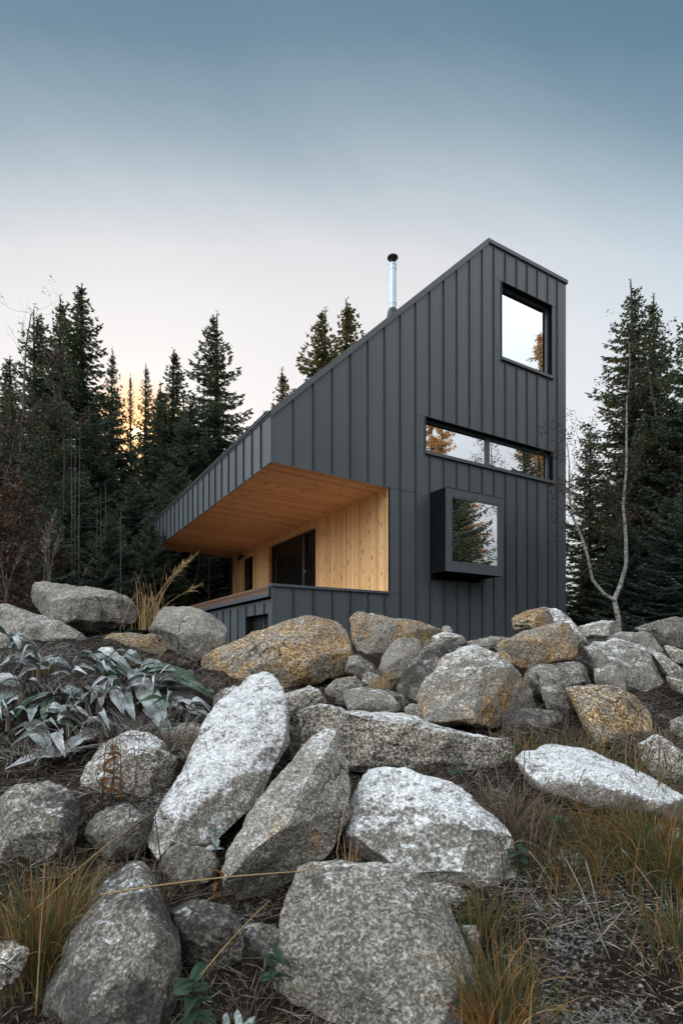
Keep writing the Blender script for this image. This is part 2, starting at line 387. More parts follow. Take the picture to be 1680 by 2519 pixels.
# ---------------------------------------------------------------- terrain
def sstep(a, b, x):
    k = np.clip((x - a) / (b - a), 0, 1); return k * k * (3 - 2 * k)
def ground(x, y):                      # works on numbers and arrays, world z
    x = np.asarray(x, float); y = np.asarray(y, float)
    z = -1.8 + .25 * y
    z = np.maximum(z, -2.2 + .02 * y)
    k = sstep(6.0, 9.0, y); z = z * (1 - k) + (.02 + .012 * np.clip(y - 16, 0, 60)) * k
    z = z + .62 * np.exp(-((x + 2.75) / 1.5) ** 2 - ((y - 5.25) / .8) ** 2)
    z = z + .10 * np.exp(-((x - 1.3) / .5) ** 2 - ((y - 2.3) / .5) ** 2)
    z = z + .05 * np.sin(3.1 * x + 1.3) * np.sin(2.7 * y + .4) + .025 * np.sin(8.3 * x + 2) * np.sin(7.1 * y + 1) + .01 * np.sin(23 * x) * np.sin(19 * y + 2)
    z = z + .0 * x
    return ZC + z
def axis(a, b, core0, core1, step, grow=1.18):
    pts = list(np.arange(core0, core1, step)); d = step; p = pts[-1]
    while p < b: d *= grow; p += d; pts.append(p)
    d = step; p = pts[0]; pre = []
    while p > a: d *= grow; p -= d; pre.append(p)
    return np.array(pre[::-1] + pts)
xs = axis(-600, 600, -4.5, 5.0, .06); ys = axis(-300, 900, .6, 9.5, .06)
gx, gy = np.meshgrid(xs, ys); gz = ground(gx, gy)
core = (np.abs(gx) < 8) & (gy < 12) & (gy > 0)
gz = gz + np.where(core, rng.normal(0, .006, gz.shape), 0)
nx, ny = len(xs), len(ys)
idx = np.arange(nx * ny).reshape(ny, nx)
q = np.stack([idx[:-1, :-1], idx[:-1, 1:], idx[1:, 1:], idx[1:, :-1]], -1).reshape(-1, 4)
g = link('ground', np_mesh('ground', np.stack([gx, gy, gz], -1).reshape(-1, 3), q), M['soil'], smooth=True)
tag(g, 'dark frosty soil slope running up between the boulders', 'ground', kind='structure')

# ---------------------------------------------------------------- house  (local x along the gable front, y into the depth, z up from its foot)
ZB = -.35
AX, AY = (670 - CX) / F * 11.5, 11.5
ANG = math.atan2(.5110, .8596)
house = empty('modern_house', (AX, AY, ZC + ZB), ANG)
tag(house, 'dark metal-clad house with steep mono-pitch roof and larch-lined covered terrace', 'house')
def hz(z): return z - ZB
W_, L_ = 9.45, 11.13; T1 = 2.985; PK = 6.226
Z_E, Z_T = 5.08, 11.06; Z_S0, Z_S1 = 4.0, 3.915; Z_D = 1.45
def roof(t): return Z_E + (Z_T - Z_E) * min(t, PK) / PK
OPEN = {'up': (6.74, 8.83, 8.05, 10.12), 'long': (4.09, 8.87, 5.0, 5.855)}
HOLES = list(OPEN.values())
def soff(t): return Z_S0 + (Z_S1 - Z_S0) * t / T1
def spans(t, pad=0.0):               # solid z ranges of the gable front at t
    hs = sorted([(h[2] - pad, h[3] + pad) for h in HOLES if h[0] - pad < t < h[1] + pad])
    if t < T1: hs = [(Z_D - .05, soff(t))] + hs
    z = ZB; out = []
    for a, b in hs: out.append((z, a)); z = b
    out.append((z, None)); return out
mb = MB()
br = sorted({0, T1, PK, W_, *[h[0] for h in HOLES], *[h[1] for h in HOLES]})
for a, b in zip(br[:-1], br[1:]):
    sp = spans((a + b) / 2)
    for i, (z0, z1) in enumerate(sp):
        ta = z0 if not (a < T1 and i == 1) else None
        za0 = soff(a) if ta is None else z0; zb0 = soff(b) if ta is None else z0
        za1 = roof(a) if z1 is None else z1; zb1 = roof(b) if z1 is None else z1
        mb.add([(a, 0, hz(za0)), (b, 0, hz(zb0)), (b, 0, hz(zb1)), (a, 0, hz(za1))], [(0, 1, 2, 3)])
# right flank and back
mb.add([(W_, 0, hz(ZB)), (W_, L_, hz(ZB)), (W_, L_, hz(Z_T)), (W_, 0, hz(Z_T))], [(0, 1, 2, 3)])
mb.add([(T1, L_, hz(ZB)), (W_, L_, hz(ZB)), (W_, L_, hz(Z_T)), (PK, L_, hz(Z_T)), (T1, L_, hz(roof(T1)))], [(4, 3, 2, 1, 0)])
mb.add([(0, L_, hz(Z_S0)), (T1, L_, hz(Z_S1)), (T1, L_, hz(roof(T1))), (0, L_, hz(Z_E))], [(3, 2, 1, 0)])
mb.build('gable_wall', M['clad'], house)
# standing seams
SEAM = [.484, .969, 1.443, 1.92, 2.393, 2.862, 3.324, 3.79, 4.23, 4.686, 5.128, 5.57, 6.02, 6.453, 6.894, 7.332, 7.755, 8.185, 8.627, 9.044]
mb = MB()
BOX = (4.26, 6.17, 1.97, 3.97)
for t in SEAM:
    for i, (z0, z1) in enumerate(spans(t, .012)):
        a = z0; b = (roof(t) - .1) if z1 is None else z1
        if i == 1 and t < T1: a = soff(t) + .03
        rs = [(a, b)]
        if BOX[0] - .02 < t < BOX[1] + .02:
            rs = []
            for (p, q_) in [(a, b)]:
                if q_ > BOX[3] and p < BOX[2]: rs += [(p, BOX[2] - .16), (BOX[3] + .03, q_)]
                else: rs.append((p, q_))
        for p, q_ in rs:
            if q_ - p > .05: mb.box((t - .008, -.034, hz(p)), (t + .008, -.0005, hz(q_)))
mb.build('standing_seam', M['clad_rib'], house)
# fine cross folds between the sheets
mb = MB()
def fold(t0, t1, z): mb.box((t0, -.004, hz(z)), (t1, -.0004, hz(z + .009)))
fold(T1 + .03, 3.78, Z_S1); fold(T1 + .04, 3.31, Z_D - .02); fold(3.8, 4.09, 5.86); fold(3.8, 4.09, 5.07); fold(6.46, 6.74, 10.12); fold(6.46, 6.74, 8.2)
fold(8.87, 9.04, 5.86); fold(8.83, 9.04, 10.12); fold(8.87, 9.04, 5.0); fold(4.24, 4.68, 4.05); fold(5.75, 6.4, 1.78)
mb.build('sheet_fold', M['clad_rib'], house)
# roof skin and edge trim
mb = MB()
mb.prism([(-.05, -.02, hz(Z_E - .09)), (PK, -.02, hz(Z_T - .09)), (W_ + .03, -.02, hz(Z_T - .09)), (W_ + .03, -.02, hz(Z_T - .01)), (PK, -.02, hz(Z_T - .01)), (-.05, -.02, hz(Z_E - .01))], (0, L_ + .05, 0))
rf = mb.build('roof', M['clad_dark'], house)
mb = MB(); sl_ = (Z_T - Z_E) / PK
for k in range(1, 21):                  # folded seams down the slope
    s = k * .53
    mb.prism([(-.05, s - .008, hz(Z_E - .01)), (PK, s - .008, hz(Z_T - .01)), (PK, s - .008, hz(Z_T + .02)), (-.05, s - .008, hz(Z_E + .02))], (0, .016, 0))
mb.build('roof_seam', M['clad_rib'], rf)
mb = MB()
e = .03
mb.prism([(-e, -.045, hz(Z_E - .135)), (PK, -.045, hz(Z_T - .145)), (PK, -.045, hz(Z_T + .03)), (-e, -.045, hz(Z_E + .03))], (0, .055, 0))
mb.prism([(PK + .001, -.045, hz(Z_T - .07)), (W_ + .045, -.045, hz(Z_T - .07)), (W_ + .045, -.045, hz(Z_T + .03)), (PK + .001, -.045, hz(Z_T + .03))], (0, .055, 0))
mb.box((W_ + .002, .012, hz(Z_T - .07)), (W_ + .045, L_, hz(Z_T + .028)))
mb.build('verge_trim', M['clad_dark'], house)
# eaves fascia with its seams and snow guard
mb = MB()
mb.box((-.03, -.0, hz(Z_S0)), (-.002, L_, hz(Z_E - .05)))
mb.box((-.045, -.012, hz(Z_S0 - .012)), (.03, -.001, hz(Z_E - .02)))
fa = mb.build('eaves_fascia', M['clad'], house)
mb = MB()
for k in range(1, 21):
    s = .52 * k + .00095 * k * k
    mb.box((-.066, s - .009, hz(Z_S0 + .004)), (-.031, s + .009, hz(Z_E - .055)))
mb.box((-.075, -.012, hz(Z_E - .05)), (-.03, L_ + .02, hz(Z_E - .012)))
mb.build('fascia_seam', M['clad_rib'], fa)
mb = MB()
for k in range(1, 22):
    s = .52 * k - .1
    mb.box((-.03, s - .02, hz(Z_E - .01)), (.02, s + .02, hz(Z_E + .10)))
mb.tube([(-.01, .25, hz(Z_E + .085)), (-.01, L_ - .15, hz(Z_E + .085))], .016, 6)
mb.tube([(.0, .25, hz(Z_E + .045)), (.0, L_ - .15, hz(Z_E + .045))], .012, 6)
mb.build('snow_guard', M['clad_rib'], rf)
# soffit
mb = MB()
mb.add([(-.002, .0, hz(Z_S0)), (T1, .0, hz(Z_S1)), (T1, L_, hz(Z_S1)), (-.002, L_, hz(Z_S0))], [(0, 3, 2, 1)], [(0, 0), (L_, 0), (L_, T1), (0, T1)])
mb.build('soffit', M['wood_soffit'], house)
# larch wall behind the terrace, with its two recessed openings
LW = 10.85
DO = [(3.68, 7.18, Z_D, 3.73), (8.67, 9.77, Z_D, 3.66)]
mb = MB()
def wq(p, uv): mb.add(p, [(0, 1, 2, 3)], uv)
def wall_rect(s0, s1, z0, z1):
    wq([(T1, s0, hz(z0)), (T1, s0, hz(z1)), (T1, s1, hz(z1)), (T1, s1, hz(z0))], [(s0, z0), (s0, z1), (s1, z1), (s1, z0)])
z0, z1 = Z_D - .04, Z_S1
cur = 0
for a, b, p, q_ in DO:
    wall_rect(cur, a, z0, z1); wall_rect(a, b, q_, z1); cur = b
    dd = .15
    for s in (a, b):
        fc = [(T1, s, hz(z0)), (T1 + dd, s, hz(z0)), (T1 + dd, s, hz(q_)), (T1, s, hz(q_))]
        wq(fc if s == b else fc[::-1], [(s, z0), (s + dd, z0), (s + dd, q_), (s, q_)] if s == b else [(s, q_), (s + dd, q_), (s + dd, z0), (s, z0)])
    wq([(T1, a, hz(q_)), (T1, b, hz(q_)), (T1 + dd, b, hz(q_)), (T1 + dd, a, hz(q_))], [(a, 0), (b, 0), (b, dd), (a, dd)])
wall_rect(cur, LW, z0, z1)
wq([(T1, LW, hz(z0)), (T1, LW, hz(z1)), (T1 + .28, LW, hz(z1)), (T1 + .28, LW, hz(z0))], [(0, z0), (0, z1), (.28, z1), (.28, z0)])
mb.build('larch_wall', M['wood_wall'], house)
mb = MB(); mb.box((T1 - .012, -.02, hz(Z_D - .02)), (T1 + .02, -.0006, hz(Z_S1 + .01)))
mb.build('corner_trim', M['reveal'], house)
# sliding terrace door
def rect_frame(mb, x0, x1, z0, z1, wd, y0, y1, plane):
    def bx(a0, a1, c0, c1):
        if plane == 'front': mb.box((a0, y0, c0), (a1, y1, c1))
        else: mb.box((y0, a0, c0), (y1, a1, c1))
    bx(x0, x1, z0, z0 + wd); bx(x0, x1, z1 - wd, z1)
    bx(x0, x0 + wd, z0 + wd + .0005, z1 - wd - .0005); bx(x1 - wd, x1, z0 + wd + .0005, z1 - wd - .0005)
x0 = T1 + .11
mb = MB(); a, b, p, q_ = DO[0]
rect_frame(mb, a, b, hz(p), hz(q_), .075, x0, x0 + .07, 'side')
mb.box((x0 - .02, 4.56, hz(p) + .076), (x0 + .05, 4.68, hz(q_) - .076))
mb.box((x0 - .001, 4.70, hz(p) + .076), (x0 + .045, 4.78, hz(q_) - .076))
dr = mb.build('sliding_door', M['black'], house)
mb = MB(); mb.box((x0 + .045, a + .076, hz(p) + .076), (x0 + .06, 4.55, hz(q_) - .076)); mb.build('door_pane', M['glass_dark'], dr)
mb = MB(); mb.box((x0 + .047, 4.79, hz(p) + .076), (x0 + .062, b - .076, hz(q_) - .076)); mb.build('door_pane', M['glass_dark'], dr)
mb = MB(); mb.box((x0 - .03, 4.62, hz(p + .05)), (x0 - .021, 4.645, hz(q_ - .09))); mb.build('door_rail', M['chrome'], dr)
mb = MB(); mb.box((x0 - .06, 4.54, hz(p + .98)), (x0 - .0205, 4.60, hz(p + 1.10))); mb.box((x0 - .075, 4.36, hz(p + 1.03)), (x0 - .055, 4.56, hz(p + 1.06))); mb.build('door_handle', M['chrome'], dr)
mb = MB(); a, b, p, q_ = DO[1]
rect_frame(mb, a, b, hz(p), hz(q_), .07, x0, x0 + .06, 'side'); d2 = mb.build('terrace_door', M['black'], house)
mb = MB(); mb.box((x0 + .03, a + .071, hz(p) + .071), (x0 + .05, b - .071, hz(q_) - .071)); mb.build('door_pane', M['glass_dark'], d2)
mb = MB(); mb.box((T1 - .16, 9.62, hz(3.70)), (T1 - .001, 9.74, hz(3.80))); mb.tube([(T1 - .12, 9.68, hz(3.70)), (T1 - .2, 9.66, hz(3.64))], [.06, .075], 10); mb.build('spot_lamp', M['black'], house)
# terrace deck
mb = MB()
mb.box((.03, .03, hz(Z_D - .12)), (T1 - .001, LW + .3, hz(Z_D - .012)))
dk = mb.build('terrace_deck', M['clad_dark'], house)
mb = MB(); mb.add([(.035, .04, hz(Z_D - .004)), (T1 - .002, .04, hz(Z_D - .004)), (T1 - .002, LW + .3, hz(Z_D - .004)), (.035, LW + .3, hz(Z_D - .004))], [(0, 1, 2, 3)], [(0, 0), (T1, 0), (T1, LW), (0, LW)])
mb.build('deck_boards', M['wood_deck'], dk)
mb = MB(); mb.box((-.03, -.05, hz(Z_D - .055)), (T1 + .02, .03, hz(Z_D))); mb.box((-.045, -.05, hz(Z_D - .056)), (-.031, .16, hz(Z_D - .002)))
mb.build('deck_coping', M['clad_dark'], dk)
mb = MB()
zz0, zz1 = hz(Z_D - .17), hz(Z_D - .012)
mb.add([(-.02, .16, zz0), (-.02, .16, zz1), (-.02, LW + .3, zz1), (-.02, LW + .3, zz0)], [(0, 1, 2, 3)], [(0, 0), (.235, 0), (.235, LW), (0, LW)])
mb.add([(-.02, .16, zz1), (.03, .16, zz1), (.03, LW + .3, zz1), (-.02, LW + .3, zz1)], [(0, 1, 2, 3)], [(0, 0), (.05, 0), (.05, LW), (0, LW)])
mb.build('edge_board', M['wood_old'], dk)
mb = MB(); mb.box((-.045, .13, hz(Z_D - .26)), (.02, LW + .3, hz(Z_D - .175))); mb.box((-.046, .10, hz(Z_D - .26)), (-.0, .128, hz(Z_D - .01))); mb.build('edge_trim', M['clad_dark'], dk)
# plinth side below the terrace
mb = MB()
b0, b1, bz0, bz1 = .36, 1.72, ZB, .85
for s0, s1, c0, c1 in ((0, b0, ZB, Z_D - .3), (b0, b1, bz1, Z_D - .3), (b1, LW + .3, ZB, Z_D - .3)):
    mb.add([(.06, s0, hz(c0)), (.06, s0, hz(c1)), (.06, s1, hz(c1)), (.06, s1, hz(c0))], [(0, 1, 2, 3)])
mb.add([(.06, LW + .3, hz(ZB)), (.06, LW + .3, hz(Z_D - .3)), (T1, LW + .3, hz(Z_D - .3)), (T1, LW + .3, hz(ZB))], [(0, 1, 2, 3)])
mb.box((-.012, -.012, hz(ZB)), (.058, .03, hz(Z_D - .06)))
pl = mb.build('plinth_wall', M['clad'], house)
mb = MB()
for k in range(1, 19):
    s = .55 * k
    lo = bz1 if b0 < s < b1 else ZB
    mb.box((.03, s - .008, hz(lo)), (.0595, s + .008, hz(Z_D - .37)))
mb.build('plinth_seam', M['clad_rib'], pl)
mb = MB()
mb.box((.25, b0, hz(ZB)), (.27, b1, hz(bz1)))
mb.box((.061, b0, hz(bz1)), (.249, b1, hz(bz1 + .02))); mb.box((.061, b0 - .02, hz(ZB)), (.249, b0, hz(bz1))); mb.box((.061, b1, hz(ZB)), (.249, b1 + .02, hz(bz1)))
cd = mb.build('cellar_door', M['black'], pl)
mb = MB(); mb.box((.22, .98, hz(ZB)), (.249, 1.02, hz(bz1 - .1)))
mb.build('cellar_frame', M['frame'], pl)

# recessed windows
def front_window(key, panes, depth):
    a, b, p, q_ = OPEN[key]
    mb = MB(); d = depth
    # reveal as four slabs lining the hole
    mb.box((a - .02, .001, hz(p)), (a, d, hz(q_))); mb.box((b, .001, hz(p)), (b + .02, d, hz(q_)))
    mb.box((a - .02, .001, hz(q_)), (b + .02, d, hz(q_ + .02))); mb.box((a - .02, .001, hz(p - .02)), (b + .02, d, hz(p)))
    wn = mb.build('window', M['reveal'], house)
    mb = MB(); mb.box((a - .012, -.06, hz(p - .075)), (b + .03, -.001, hz(p + .004))); mb.box((a, 0, hz(p + .0005)), (b, d - .07, hz(p + .012)))
    mb.build('window_sill', M['clad_dark'], wn)
    mb = MB(); wd = .035
    for x0, x1, wd in panes: rect_frame(mb, x0, x1, hz(p + .013), hz(q_ - .001), wd, d - .07, d, 'front')
    mb.build('window_frame', M['frame'], wn)
    for x0, x1, wd in panes:
        mb = MB(); mb.box((x0 + wd - .002, d - .03, hz(p + .013) + wd - .002), (x1 - wd + .002, d - .015, hz(q_) - wd + .002)); mb.build('window_pane', M['glass'], wn)
    mb = MB(); mb.box((a - .001, -.03, hz(p)), (a + .012, -.001, hz(q_ + .01))); mb.box((a, -.03, hz(q_ - .003)), (b, -.001, hz(q_ + .01))); mb.build('drip_edge', M['clad_rib'], wn)
    return wn
front_window('up', [(6.742, 8.828, .055)], .20)
front_window('long', [(4.092, 6.36, .045), (6.362, 8.868, .085)], .20)
# projecting box window
t0, t1, p, q_ = BOX; d = .60
mb = MB()
fw = .13
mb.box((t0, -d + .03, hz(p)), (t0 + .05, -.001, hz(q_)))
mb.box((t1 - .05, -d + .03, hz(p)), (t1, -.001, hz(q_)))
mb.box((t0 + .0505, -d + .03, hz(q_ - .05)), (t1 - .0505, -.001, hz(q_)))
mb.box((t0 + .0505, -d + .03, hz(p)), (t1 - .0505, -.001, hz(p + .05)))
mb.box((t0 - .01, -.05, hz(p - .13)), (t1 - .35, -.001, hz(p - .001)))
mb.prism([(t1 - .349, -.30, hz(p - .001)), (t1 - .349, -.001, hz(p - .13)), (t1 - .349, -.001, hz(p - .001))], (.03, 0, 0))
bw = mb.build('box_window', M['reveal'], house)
mb = MB()
def frame4(mb, x0, x1, z0, z1, l, r, t, b, y0, y1):
    mb.box((x0, y0, z0), (x1, y1, z0 + b)); mb.box((x0, y0, z1 - t), (x1, y1, z1))
    mb.box((x0, y0, z0 + b + .0005), (x0 + l, y1, z1 - t - .0005)); mb.box((x1 - r, y0, z0 + b + .0005), (x1, y1, z1 - t - .0005))
frame4(mb, t0 - .005, t1 + .005, hz(p - .005), hz(q_ + .005), .15, .15, .18, .20, -d, -d + .03)
mb.build('box_surround', M['clad_dark'], bw)
mb = MB(); frame4(mb, t0 + .151, t1 - .151, hz(p + .201), hz(q_ - .181), .035, .035, .035, .05, -d + .004, -d + .05); mb.build('window_frame', M['frame'], bw)
mb = MB(); mb.box((t0 + .18, -d + .02, hz(p + .24)), (t1 - .18, -d + .034, hz(q_ - .21))); mb.build('window_pane', M['glass'], bw)
mb = MB(); mb.box((t0 - .012, -d - .008, hz(q_ + .006)), (t1 + .012, -.001, hz(q_ + .02))); mb.build('top_flashing', M['clad_rib'], bw)
# flue
s_ = .8; t_ = (2.521 + .591 * s_) / .8119; zr = roof(t_)
mb = MB(); c = (t_, s_)
mb.tube([(*c, hz(zr - .1)), (*c, hz(9.98))], .089, 20)
for z in (zr + .32, zr + 1.2, 9.93): mb.tube([(*c, hz(z)), (*c, hz(z + .03))], .096, 20)
fl = mb.build('flue_pipe', M['steel'], house, smooth=False)
mb = MB()
mb.tube([(*c, hz(10.13)), (*c, hz(10.16)), (*c, hz(10.20))], [.14, .135, .05], 20)
for k in range(4):
    an = k * math.pi / 2 + .5; mb.box((t_ + .075 * math.cos(an) - .012, s_ + .075 * math.sin(an) - .012, hz(9.981)), (t_ + .075 * math.cos(an) + .012, s_ + .075 * math.sin(an) + .012, hz(10.129)))
mb.build('rain_cap', M['black'], fl)
mb = MB(); mb.tube([(*c, hz(zr - .12)), (*c, hz(zr + .12)), (*c, hz(zr + .2))], [.17, .13, .1], 20); mb.build('flue_collar', M['black'], fl)
# ---------------------------------------------------------------- boulders
REG = {'a': (0, 1400, 2.6133), 'b': (500, 1450, 2.6133), 'c': (1080, 1450, 2.6133), 'd': (0, 1800, 2.6133), 'e': (500, 1850, 2.6133), 'f': (1080, 1850, 2.6133), 'g': (0, 2050, 2.24), 'h': (980, 2050, 2.24), 'D': (0, 0, 1 / 1.0714), 'S': (0, 0, 1)}
def px(reg, pts):
    ox, oy, k = REG[reg]; return [(ox + x / k, oy + y / k) for x, y in pts]
def yground(y): return 1.8 / (.25 + (y - HY) / F)

def boulder(label, reg, outline, Y=None, th=None, tilt=.45, ridge=None, col=(.2, .2, .3, .3), detail=56, rough=1.0, name='boulder', group=None, sharp=2, seed=None, cuts=6, fc=6):
    pts = px(reg, outline)
    xs_ = [p[0] for p in pts]; ys_ = [p[1] for p in pts]
    cx = sum(xs_) / len(xs_); cy = sum(ys_) / len(ys_); yb = max(ys_)
    Y0 = Y if Y else yground(yb)
    wpx = max(xs_) - min(xs_); hpx = yb - min(ys_)
    if th is None: th = .75 * min(wpx, hpx * 1.2) / F * Y0
    if Y is None: Y0 += th * .3
    pts3 = []
    def put(x, y, dy):
        Yp = Y0 + tilt * (cy - y) / F * Y0 + dy
        pts3.append(P(x, y, max(.6, Yp)))
    rr = random.Random(int(cx * 7 + cy))
    pts = [(cx + (x - cx) * 1.05, cy + (y - cy) * 1.045) for x, y in pts]
    for i, (x, y) in enumerate(pts):
        put(x, y, rr.uniform(-.06, .06) * th)
        if i % 2 == 0: k_ = rr.uniform(.7, .95); put(cx + (x - cx) * k_, cy + (y - cy) * k_, th * rr.uniform(.4, .7))
    if ridge:
        for x, y, f in ridge:
            (u, v), = px(reg, [(x, y)]); put(u, v, -f)
        for x, y in pts: put(cx + (x - cx) * .93, cy + (y - cy) * .93, -th * .12)
    else:
        for i, (x, y) in enumerate(pts):
            if i % 3 == 0: k_ = rr.uniform(.35, .82); put(cx + (x - cx) * k_, cy + (y - cy) * k_ + hpx * .03, -th * (.62 - .4 * k_) * rr.uniform(.75, 1.25))
    base = Vector((sum(p.x for p in pts3) / len(pts3), sum(p.y for p in pts3) / len(pts3), min(p.z for p in pts3)))
    bm = bmesh.new()
    for p in pts3: bm.verts.new(p - base)
    bmesh.ops.convex_hull(bm, input=bm.verts, use_existing_faces=False)
    for j in range(cuts + fc):             # split-off faces
        front = j >= cuts
        nrm = (Vector((rr.gauss(0, .6), -1, rr.gauss(.3, .55))) if front else Vector((rr.gauss(0, 1), rr.gauss(-.95, .7), rr.gauss(.2, .8)))).normalized()
        ds = [v.co.dot(nrm) for v in bm.verts]
        hi, lo_ = max(ds), min(ds)
        bmesh.ops.bisect_plane(bm, geom=bm.verts[:] + bm.edges[:] + bm.faces[:], plane_co=nrm * (hi - (hi - lo_) * (rr.uniform(.05, .14) if front else rr.uniform(.03, .085))), plane_no=nrm, clear_outer=True)
        bmesh.ops.convex_hull(bm, input=bm.verts, use_existing_faces=False)
        bmesh.ops.delete(bm, geom=[v for v in bm.verts if not v.link_faces], context='VERTS')
    for v in [v for v in bm.verts if not v.link_faces]: bm.verts.remove(v)
    me = bpy.data.meshes.new('tmp'); bm.to_mesh(me); bm.free()
    size = max(wpx, hpx) / F * Y0
    tmp = bpy.data.objects.new('tmp', me); COL.objects.link(tmp)
    rm = tmp.modifiers.new('r', 'REMESH'); rm.mode = 'VOXEL'; rm.voxel_size = size / detail
    sm = tmp.modifiers.new('s', 'SMOOTH'); sm.factor = .5; sm.iterations = sharp
    dg = bpy.context.evaluated_depsgraph_get(); ev = tmp.evaluated_get(dg)
    me2 = bpy.data.meshes.new_from_object(ev); bpy.data.objects.remove(tmp); bpy.data.meshes.remove(me)
    n = len(me2.vertices); co = np.empty(n * 3, np.float32); me2.vertices.foreach_get('co', co); co = co.reshape(-1, 3)
    no = np.empty(n * 3, np.float32); me2.vertex_normals.foreach_get('vector', no); no = no.reshape(-1, 3)
    off = Vector((seed or len(label) * 1.37 + cx * .01, cy * .013, Y0))
    k = 1 / size
    d = np.empty(n, np.float32)
    fr = mnoise.fractal; rg = mnoise.ridged_multi_fractal
    for i in range(n):
        p = Vector(co[i]); a = p * k
        d[i] = (.045 * mnoise.noise(a * 2.1 + off) + .020 * fr(a * 5.5 + off, .9, 2.1, 3) - .022 * abs(mnoise.noise(a * 4.3 - off)) - .010 * max(0.0, rg(a * 3.0 + off, .9, 2.0, 3, 1.0, 2.0) - 1.35) + .0042 * fr(a * 22 + off, .6, 2.1, 3))
    co += no * (d * size * rough)[:, None]
    me2.vertices.foreach_set('co', co.ravel()); me2.update(); me2.name = name
    o = link(name, me2, M['rock'], None, base, True)
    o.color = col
    tag(o, label, 'boulder', group)
    return o
B = boulder
# colour = (frost, ochre, dark stain with painted dimming, algae)
B('broad rounded grey boulder topmost on the left, below the spruces', 'a', [(155,180),(165,120),(215,85),(330,78),(480,100),(620,112),(740,130),(820,170),(880,240),(900,330),(870,400),(640,430),(540,420),(400,380),(250,330),(160,260)], Y=6.9, col=(.12,.25,.5,.45), detail=64)
B('low grey boulder cut by the left edge, above the big leaved plant', 'a', [(0,225),(60,232),(130,250),(220,290),(350,345),(450,390),(540,430),(590,480),(585,540),(500,580),(330,590),(180,600),(0,620),(-150,580),(-180,400),(-120,260)], Y=5.9, col=(.22,.1,.4,.3), detail=64)
B('small rusty brown stone wedged beneath two rounded grey boulders', 'a', [(645,500),(690,430),(760,405),(900,420),(980,410),(1050,440),(1090,490),(1085,530),(1020,575),(920,590),(800,560),(700,545)], Y=5.8, col=(.12,.75,.4,.2), detail=48)
B('dome shaped speckled boulder beside the clump of tall dry grass', 'a', [(950,400),(980,320),(1040,260),(1110,235),(1200,232),(1290,260),(1370,300),(1430,360),(1470,410),(1487,465),(1460,510),(1360,570),(1250,600),(1140,560),(1095,480),(1000,430)], Y=6.7, col=(.18,.1,.35,.4), detail=60)
B('large tan loaf shaped boulder in front of the terrace corner', 'b', [(-22,500),(0,440),(80,390),(200,345),(320,300),(430,245),(530,205),(640,192),(760,203),(850,215),(900,260),(930,330),(940,440),(915,520),(850,570),(740,600),(620,630),(500,670),(400,700),(300,720),(160,700),(60,640),(-10,570)], Y=5.9, col=(.15,.78,.15,.3), detail=90, tilt=.7, ridge=[(330,400,.28),(560,330,.3),(760,280,.26),(860,330,.2),(480,560,.3),(700,500,.3),(200,520,.25),(100,560,.15),(860,460,.2)], th=.8, fc=2, cuts=4)
B('long frost white slab leaning to the right in the middle of the slope', 'D', [(600,1552),(622,1562),(645,1600),(657,1660),(655,1710),(640,1760),(592,1840),(530,1905),(470,1955),(420,1975),(360,1968),(328,1940),(345,1895),(400,1790),(450,1700),(500,1620),(560,1562)], Y=3.35, th=.5, tilt=1.1, ridge=[(575,1600,.10),(510,1700,.16),(440,1830,.2),(390,1905,.17),(600,1720,.14),(540,1830,.14),(470,1890,.16),(630,1650,.06)], col=(.76,.45,.25,.2), detail=140, rough=.8, fc=2, cuts=4)
B('pear shaped granite boulder propped between two frosted boulders', 'D', [(770,1677),(790,1710),(803,1770),(800,1860),(790,1930),(760,1985),(700,2020),(640,2070),(580,2108),(540,2100),(520,2060),(514,2000),(530,1950),(562,1905),(610,1830),(660,1755),(710,1692),(742,1676)], Y=2.72, th=.5, tilt=.75, col=(.34,.45,.25,.3), detail=140, rough=.8)
B('blocky granite boulder with a thick white frost cap', 'D', [(800,1830),(815,1790),(860,1762),(930,1768),(1000,1790),(1080,1830),(1140,1880),(1170,1920),(1185,1970),(1180,2020),(1165,2050),(1050,2060),(960,2030),(880,2000),(800,1985),(793,1920)], Y=2.85, th=.6, tilt=.7, ridge=[(850,1850,.14),(960,1880,.2),(1080,1930,.2),(1140,1965,.14),(880,1950,.2),(1000,1980,.24),(1110,2010,.2),(830,1900,.1)], col=(.74,.4,.35,.2), detail=140, rough=.8)
B('big rounded granite boulder at the bottom centre', 'D', [(690,2000),(720,1988),(800,1988),(900,2000),(960,2020),(1010,2070),(1040,2130),(1070,2200),(1100,2270),(1140,2351),(1150,2440),(640,2440),(645,2300),(638,2230),(655,2110)], Y=2.2, th=.7, tilt=.5, ridge=[(740,2040,.1),(850,2070,.16),(960,2110,.14),(700,2150,.13),(870,2200,.24),(1010,2210,.16),(1050,2330,.16),(700,2350,.2),(900,2400,.28)], col=(.22,.25,.5,.35), detail=150, rough=.8)
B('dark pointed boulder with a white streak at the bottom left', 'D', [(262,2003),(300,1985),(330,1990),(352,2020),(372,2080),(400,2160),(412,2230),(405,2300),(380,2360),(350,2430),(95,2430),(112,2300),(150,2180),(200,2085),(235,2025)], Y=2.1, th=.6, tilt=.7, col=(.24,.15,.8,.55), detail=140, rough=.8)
B('long speckled grey ledge behind the pear shaped and frost capped boulders', 'S', [(708,1775),(730,1756),(760,1741),(795,1736),(825,1739),(860,1752),(898,1752),(940,1758),(994,1764),(1036,1775),(1074,1787),(1110,1790),(1160,1798),(1240,1806),(1300,1822),(1310,1870),(1270,1930),(1150,1950),(1000,1920),(860,1905),(720,1890),(705,1830)], Y=3.9, th=.5, tilt=.2, col=(.42,0,.25,.1), detail=140)
